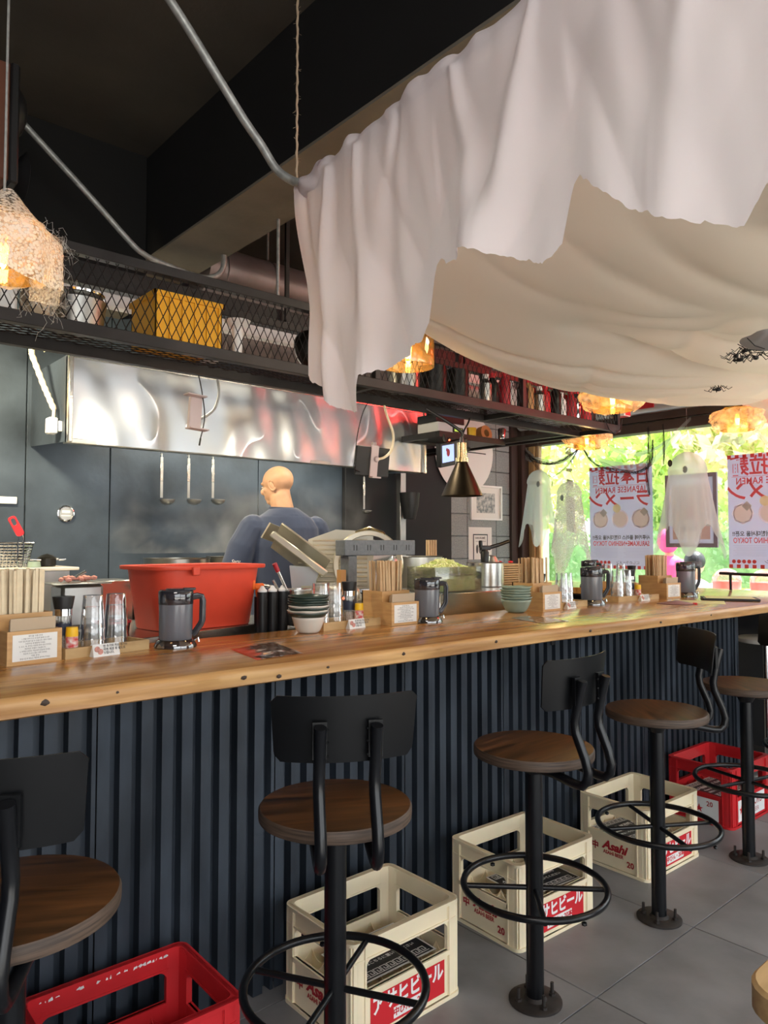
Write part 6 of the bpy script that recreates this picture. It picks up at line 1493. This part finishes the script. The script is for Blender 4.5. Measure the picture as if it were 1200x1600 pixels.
# ================================================================ OUTDOORS
def leaf_cloud(b, n, c, s, size, seed, shell=.55, flat=0):
    rnd = random.Random(seed)
    for k in range(n):
        while True:
            p = Vector((rnd.uniform(-1, 1), rnd.uniform(-1, 1), rnd.uniform(-1, 1)))
            if flat: break
            if p.length < 1 and p.length > shell: break
        p = Vector((c[0] + p.x*s[0], c[1] + p.y*s[1], c[2] + p.z*s[2]))
        a = Vector((rnd.gauss(0, 1), rnd.gauss(0, 1), rnd.gauss(0, 1))).normalized(); q = a.orthogonal().normalized(); w = a.cross(q); L_ = size*rnd.uniform(.6, 1.3)
        b.faces.new([b.verts.new(v) for v in (p - q*L_, p + w*L_*.5, p + q*L_, p - w*L_*.5)])
def tree(x, y, h, crown, n, m, label, seed, size=.09):
    t = thing('tree', label, 'tree', (x, y, -.03), 0, 'trees outside the window'); rnd = random.Random(seed)
    b = BM(); tube(b, poly([(0, 0, 0), (.05, .03, h*.4), (-.04, 0, h*.75), (0, .05, h)]), [.10 - .0035*i for i in range(19)], 8); obj('trunk', b, M['bark'], t)
    b = BM(); k = 7
    for i in range(k): leaf_cloud(b, n//k, (rnd.uniform(-1, 1)*crown*.7, rnd.uniform(-1, 1)*crown*.7, h + rnd.uniform(-.55, .5)*crown), (crown*.55,)*3, size, seed*10 + i, .2)
    o = obj('foliage', b, M[m], t, smooth=False); o['kind'] = 'stuff'
tree(9.6, 6.6, 3.0, 1.5, 5200, 'leaf', 'leafy yellow green tree outside behind the left garland', 1)
tree(9.4, 4.6, 3.1, 1.5, 5200, 'leaf', 'leafy tree outside above the left ramen poster', 2)
tree(9.8, 3.0, 3.2, 1.5, 4200, 'leaf2', 'pale autumn tree outside behind the farthest right lamp', 3)
tree(10.4, 8.8, 2.6, 1.4, 4200, 'leaf2', 'pale autumn tree outside behind the plain ghost', 4)
tree(10.8, 5.6, 1.9, 1.2, 4200, 'leaf3', 'darker green tree outside between lace ghost and poster', 5)
t = thing('hedge', 'clipped green hedge outside behind the posters', 'hedge', (0, 0, 0))
b = BM(); bx(b, 8.7, 9.4, .5, 9.5, -.02, 1.45); obj('hedge_core', b, M['leaf3'], t, smooth=False)
b = BM(); leaf_cloud(b, 9000, (8.68, 5.0, .75), (.10, 4.6, .78), .045, 77, flat=1); leaf_cloud(b, 5000, (9.05, 5.0, 1.48), (.4, 4.6, .08), .045, 78, flat=1); o = obj('foliage', b, M['leaf3'], t, smooth=False); o['kind'] = 'stuff'
t = thing('brick_pier', 'pinkish brick pier outside behind the plain ghost', 'pier', (8.2, 6.25, -.02)); b = BM(); bx(b, 0, .35, 0, .45, 0, 1.62); obj('mortar_core', b, M['vinyl'], t, smooth=False)
b = BM()
for j in range(21):
    for i in range(3): y0 = -.004 + i*.155 - (.07 if j % 2 else 0); bx(b, -.010, .0, max(-.004, y0), min(.454, y0 + .142), .012 + j*.077, .068 + j*.077)
o = obj('brick_courses', b, M['brick'], t, smooth=False); o['kind'] = 'stuff'
# outdoor table with striped cloth and red domed toy drums
t = thing('outdoor_bench', 'striped orange and white outdoor table outside the window', 'table', (6.35, 1.13, 0)); b = BM(); bx(b, 0, .55, 0, 1.95, .96, 1.0, bev=.005); obj('tabletop', b, M['vinyl'], t)
b = BM()
for k in range(9): bx(b, .002, .548, .04 + k*.21, .12 + k*.21, 1.0005, 1.003)
o = obj('orange_stripe', b, M['torchorange'], t, smooth=False); o['kind'] = 'stuff'
for lx in (.05, .5):
    for ly in (.08, 1.8): b = BM(); bx(b, lx - .02, lx + .02, ly - .02, ly + .02, -.02, .96); obj('leg', b, M['rackmetal'], t)
for k, y in enumerate((2.945, 2.62, 2.30)):
    t = thing('domed_drum', 'red drum under a clear dome outside, %s' % ('nearest the children', 'middle of three', 'at the right edge')[k], 'toy', (6.60, y - .02, 1.0035), 0, 'red drums under clear domes outside')
    b = BM(); lathe(b, [(0, 0), (.115, 0), (.118, .075), (.105, .08), (0, .08)], 28); obj('red_base', b, M['pinkred'] if 'pinkred' in M else M.setdefault('pinkred', mat('coral red', (.90, .16, .14), .4)), t)
    b = BM(); lathe(b, [(.125, .07)] + [(.125*math.cos(R(a)), .075 + .115*math.sin(R(a))) for a in range(0, 91, 15)], 28); obj('clear_dome', b, M['clear'], t)
# ================================================================ PEOPLE
_pend = []
def remesh(name, b, m, parent, vox=.007, smooth=6, post=None):
    bmesh.ops.recalc_face_normals(b, faces=b.faces[:])
    o = obj(name, b, m, parent, smooth=False)
    r = o.modifiers.new('r', 'REMESH'); r.mode = 'VOXEL'; r.voxel_size = vox; r.adaptivity = 0
    s = o.modifiers.new('s', 'SMOOTH'); s.iterations = smooth; s.factor = .5
    _pend.append((o, m, post)); return o
def finish_remesh():
    dg = bpy.context.evaluated_depsgraph_get()
    done = [(o, m, post, bpy.data.meshes.new_from_object(o.evaluated_get(dg))) for o, m, post in _pend]
    for o, m, post, me in done:
        o.modifiers.clear(); o.data = me; me.materials.clear(); me.materials.append(m)
        me.polygons.foreach_set('use_smooth', [True]*len(me.polygons)); me.polygons.foreach_set('material_index', [0]*len(me.polygons))
        if post: post(me)
def limb(b, pts, rs, seg=14):
    """tapering limb of overlapping cones and balls (merged by the remesh)"""
    for i in range(len(pts) - 1):
        cone(b, pts[i], pts[i+1], rs[i], rs[i+1], seg=seg)
    for p, r in zip(pts, rs): ell(b, p, (r, r, r), 2)
def loft(b, secs, seg=28):
    """secs: (cx, cy, z, rx, ry) ellipse rings -> closed body"""
    rings = [[b.verts.new((cx + rx*math.cos(2*PI*k/seg), cy + ry*math.sin(2*PI*k/seg), z)) for k in range(seg)] for cx, cy, z, rx, ry in secs]
    for i in range(len(rings) - 1):
        for k in range(seg): b.faces.new((rings[i][k], rings[i][(k+1) % seg], rings[i+1][(k+1) % seg], rings[i+1][k]))
    b.faces.new(list(reversed(rings[0]))); b.faces.new(rings[-1])
def hand(b, wrist, direction, side, curl=.5):
    d = Vector(direction).normalized(); sd = Vector(side).normalized(); nrm = d.cross(sd)
    w = Vector(wrist); palm = w + d*.045
    slab(b, palm, d, sd, nrm, .085, .078, .028, bev=.010)
    for k, (off, L_) in enumerate(((-.030, .060), (-.010, .072), (.011, .068), (.031, .052))):
        p = w + d*.085 + sd*off; q = p + d*L_*.45 - nrm*L_*.10*curl; r_ = q + d*L_*.30*(1 - curl*.5) - nrm*L_*.35*curl; s_ = r_ + d*L_*.12 - nrm*L_*.28*curl
        limb(b, [p, q, r_, s_], [.0095, .0088, .008, .0072], 8)
    p = w + d*.022 - sd*.034; q = p + d*.030 - sd*.024; r_ = q + d*.028 - sd*.004 - nrm*.008; limb(b, [p, q, r_], [.012, .0105, .009], 8)
# cook, seen from behind, head turned to the left
cook = thing('person', 'bald cook in a navy t-shirt seen from behind, head turned left', 'person', (2.275, 3.45, .0), R(-6))
ZF = .0
b = BM()
# kitchen floor is level; figure 1.85 m tall; faces +y (towards the stove)
loft(b, [(0, .0, .93, .155, .11), (0, 0, 1.02, .165, .115), (0, .0, 1.15, .160, .110), (0, -.01, 1.28, .180, .115), (0, -.015, 1.40, .195, .118), (0, -.02, 1.50, .190, .105), (0, -.02, 1.555, .145, .085), (0, -.015, 1.59, .085, .07)])
limb(b, [(-.03*0, -.010, 1.56), (-.012, .018, 1.68)], [.066, .060])
Lsh, Rsh = (-.205, -.01, 1.50), (.215, -.01, 1.50)
limb(b, [Lsh, (-.275, .00, 1.27), (-.265, .16, 1.07), (-.225, .27, 1.06)], [.058, .048, .040, .030])
limb(b, [Rsh, (.285, .04, 1.28), (.230, .24, 1.14), (.17, .33, 1.12)], [.058, .050, .040, .030])
for s in (-1, 1): limb(b, [(s*.085, .0, .93), (s*.10, .02, .50), (s*.11, -.02, .09)], [.098, .068, .045]); limb(b, [(s*.11, -.03, .05), (s*.12, .14, .04)], [.042, .036])
hand(b, (-.225, .27, 1.06), (.35, .9, -.12), (.9, -.35, 0), .6); hand(b, (.17, .33, 1.12), (-.3, .9, -.2), (-.9, -.3, 0), .6)
# head turned left by ~50 deg and slightly down
HM = Matrix.Translation((-.022, .035, 1.745)) @ Matrix.Rotation(R(38), 4, 'Z') @ Matrix.Rotation(R(-14), 4, 'X') @ Matrix.Scale(.94, 4)
ell(b, (0, -.012, .022), (.077, .096, .086), 3, M=HM); ell(b, (0, .035, -.035), (.056, .058, .070), 3, M=HM); ell(b, (0, .062, -.088), (.030, .028, .022), 2, M=HM); ell(b, (0, -.020, -.055), (.052, .050, .060), 2, M=HM)
ell(b, (0, .097, -.020), (.013, .020, .022), 2, M=HM); ell(b, (0, .078, .022), (.050, .016, .012), 2, M=HM); ell(b, (0, .086, -.058), (.022, .010, .008), 2, M=HM); ell(b, (0, .086, -.068), (.019, .010, .007), 2, M=HM)
for s in (-1, 1): ell(b, (s*.036, .060, -.022), (.022, .022, .018), 2, M=HM)
body = remesh('body', b, M['skin'], cook, .006, 4)
for s in (-1, 1):
    b = BM(); MM = HM @ Matrix.Translation((s*.078, .004, -.012)) @ Matrix.Rotation(R(-18*s), 4, 'Z') @ Matrix.Rotation(R(-12), 4, 'X')
    tube(b, [MM @ Vector((0, .016*math.cos(a) - .002, .031*math.sin(a))) for a in [R(x) for x in range(-150, 151, 20)]], .0055, 8); ell(b, (0, -.002, 0), (.006, .014, .027), 2, M=MM); ell(b, (0, .0, -.028), (.006, .009, .009), 2, M=MM); obj('ear', b, M['skin'], cook)
    b = BM(); ell(b, (s*.030, .082, .000), (.011, .007, .005), 2, M=HM); obj('eye', b, M['offwhite'], cook); b = BM(); ell(b, (s*.030, .0885, .000), (.0045, .002, .0045), 1, M=HM); obj('pupil', b, M['black'], cook)
b = BM()
loft(b, [(0, .0, .90, .185, .135), (0, 0, 1.02, .188, .135), (0, .0, 1.15, .184, .130), (0, -.01, 1.28, .200, .134), (0, -.015, 1.40, .214, .136), (0, -.02, 1.50, .208, .120), (0, -.02, 1.560, .158, .098), (0, -.012, 1.60, .095, .080), (0, -.006, 1.612, .078, .070)])
limb(b, [(-.190, -.01, 1.497), (-.245, -.006, 1.40)], [.078, .079]); cone(b, (-.243, -.006, 1.405), (-.286, .004, 1.285), .079, .074, seg=24)
limb(b, [(.200, -.01, 1.497), (.255, .008, 1.40)], [.078, .079]); cone(b, (.253, .008, 1.405), (.298, .034, 1.285), .079, .074, seg=24)
def wrinkle(me):
    nn = [v.normal.copy() for v in me.vertices]
    for v, nv in zip(me.vertices, nn):
        c = v.co; a = .006*noise.noise(Vector((c.x*5, c.y*5, c.z*2.2))) + .005*noise.noise(Vector((c.x*14, c.y*14, c.z*5)))
        if c.z < 1.57: v.co = c + nv*a
sh = remesh('t_shirt', b, M['navy'], cook, .006, 3, wrinkle)
b = BM(); tube(b, [(-.006 + .076*math.cos(2*PI*k/36), .0 + .068*math.sin(2*PI*k/36), 1.613 + .004*math.sin(2*PI*k/36)) for k in range(36)], .006, 6, closed=True); obj('collar', b, M['navy'], sh)
b = BM(); 
for k in range(4): ell(b, (-.335 + .006*0, -.060 + k*.0, 1.335), (.001, .001, .001), 1)
b.free()
text('Saru', .026, M['paper'], cook, (-.315, -.072, 1.322), (R(90), 0, R(-22)), name='sleeve_print', shear=.3)
b = BM(); loft(b, [(-.095, .0, .10, .075, .085), (-.095, .01, .50, .095, .10), (-.09, .0, .88, .11, .13)]); loft(b, [(.095, .0, .10, .075, .085), (.095, .01, .50, .095, .10), (.09, .0, .88, .11, .13)]); loft(b, [(0, 0, .80, .185, .135), (0, 0, .96, .178, .128)]); remesh('trousers', b, M['black'], cook, .010, 3)
# children outside the window
def child(x, y, label, hood, shirt, hz, rz):
    t = thing('person', label, 'person', (x, y, 0), rz); b = BM()
    loft(b, [(0, 0, hz - .75, .13, .10), (0, 0, hz - .55, .125, .095), (0, 0, hz - .36, .15, .10), (0, 0, hz - .29, .10, .08), (0, 0, hz - .25, .05, .05)])
    limb(b, [(0, 0, hz - .29), (0, 0, hz - .20)], [.045, .042]); ell(b, (0, 0, hz - .11), (.082, .095, .110), 3); ell(b, (0, -.09, hz - .13), (.012, .016, .016), 2)
    for s in (-1, 1): limb(b, [(s*.15, 0, hz - .34), (s*.19, -.05, hz - .52), (s*.10, -.19, hz - .58)], [.045, .036, .026]); limb(b, [(s*.07, 0, hz - .75), (s*.08, -.03, hz - 1.05 if hz > 1.1 else .3), (s*.08, .02, .03)], [.07, .05, .035]); hand(b, (s*.10, -.19, hz - .58), (-s*.2, -.9, 0), (1, 0, 0), .5)
    remesh('body', b, M['skin2'], t, .009, 4)
    b = BM(); loft(b, [(0, 0, hz - .78, .15, .12), (0, 0, hz - .55, .145, .115), (0, 0, hz - .36, .17, .12), (0, 0, hz - .285, .11, .095), (0, 0, hz - .26, .07, .075)])
    for s in (-1, 1): limb(b, [(s*.155, 0, hz - .34), (s*.19, -.04, hz - .50), (s*.12, -.15, hz - .565)], [.056, .048, .040])
    if hood: ell(b, (0, .015, hz - .105), (.108, .105, .130), 3)
    o = remesh('hooded_top' if hood else 'top', b, shirt, t, .010, 4)
    for s in (-1, 1): b = BM(); ell(b, (s*.030, -.088, hz - .10), (.010, .006, .008), 1); obj('eye', b, M['black'], t)
    if not hood: b = BM(); ell(b, (0, .018, hz - .082), (.096, .100, .100), 3); ell(b, (0, -.055, hz - .045), (.07, .045, .045), 2); remesh('hair', b, M['hair'], t, .008, 3)
    return t
child(7.20, 3.77, 'person in a hot pink hooded top outside behind the framed board', True, M['pink'], 1.545, R(70))
child(6.85, 3.33, 'black haired child in a pale top bending outside below the framed board', False, M['vinyl'], 1.33, R(100))
# steam over the stock pots
b = BM(); bx(b, 1.55, 3.2, 3.75, 4.25, 1.36, 1.85); st = obj('steam', b, M['black'], smooth=False); tag(st, 'faint steam rising from the stock pots', 'steam', kind='stuff')
m = bpy.data.materials.new('steam'); m.use_nodes = True; n = m.node_tree.nodes; l = m.node_tree.links; n.remove(n['Principled BSDF']); vs = n.new('ShaderNodeVolumeScatter'); tc = n.new('ShaderNodeTexCoord'); tn = n.new('ShaderNodeTexNoise'); tn.inputs['Scale'].default_value = 3.2; tn.inputs['Detail'].default_value = 4; tn.inputs['Distortion'].default_value = 1.2
sx = n.new('ShaderNodeSeparateXYZ'); l.new(tc.outputs['Generated'], sx.inputs[0]); l.new(tc.outputs['Object'], tn.inputs[0]); mr = n.new('ShaderNodeMapRange'); mr.inputs[1].default_value = .48; mr.inputs[2].default_value = .75; mr.inputs[3].default_value = 0; mr.inputs[4].default_value = 1.5
m1 = n.new('ShaderNodeMath'); m1.operation = 'MULTIPLY'; mf = n.new('ShaderNodeMapRange'); mf.inputs[1].default_value = 0; mf.inputs[2].default_value = .95; mf.inputs[3].default_value = 1; mf.inputs[4].default_value = 0
l.new(sx.outputs['Z'], mf.inputs[0]); l.new(tn.outputs[0], mr.inputs[0]); l.new(mr.outputs[0], m1.inputs[0]); l.new(mf.outputs[0], m1.inputs[1]); l.new(m1.outputs[0], vs.inputs['Density']); l.new(vs.outputs[0], n['Material Output'].inputs['Volume'])
st.data.materials.clear(); st.data.materials.append(m)

finish_remesh()
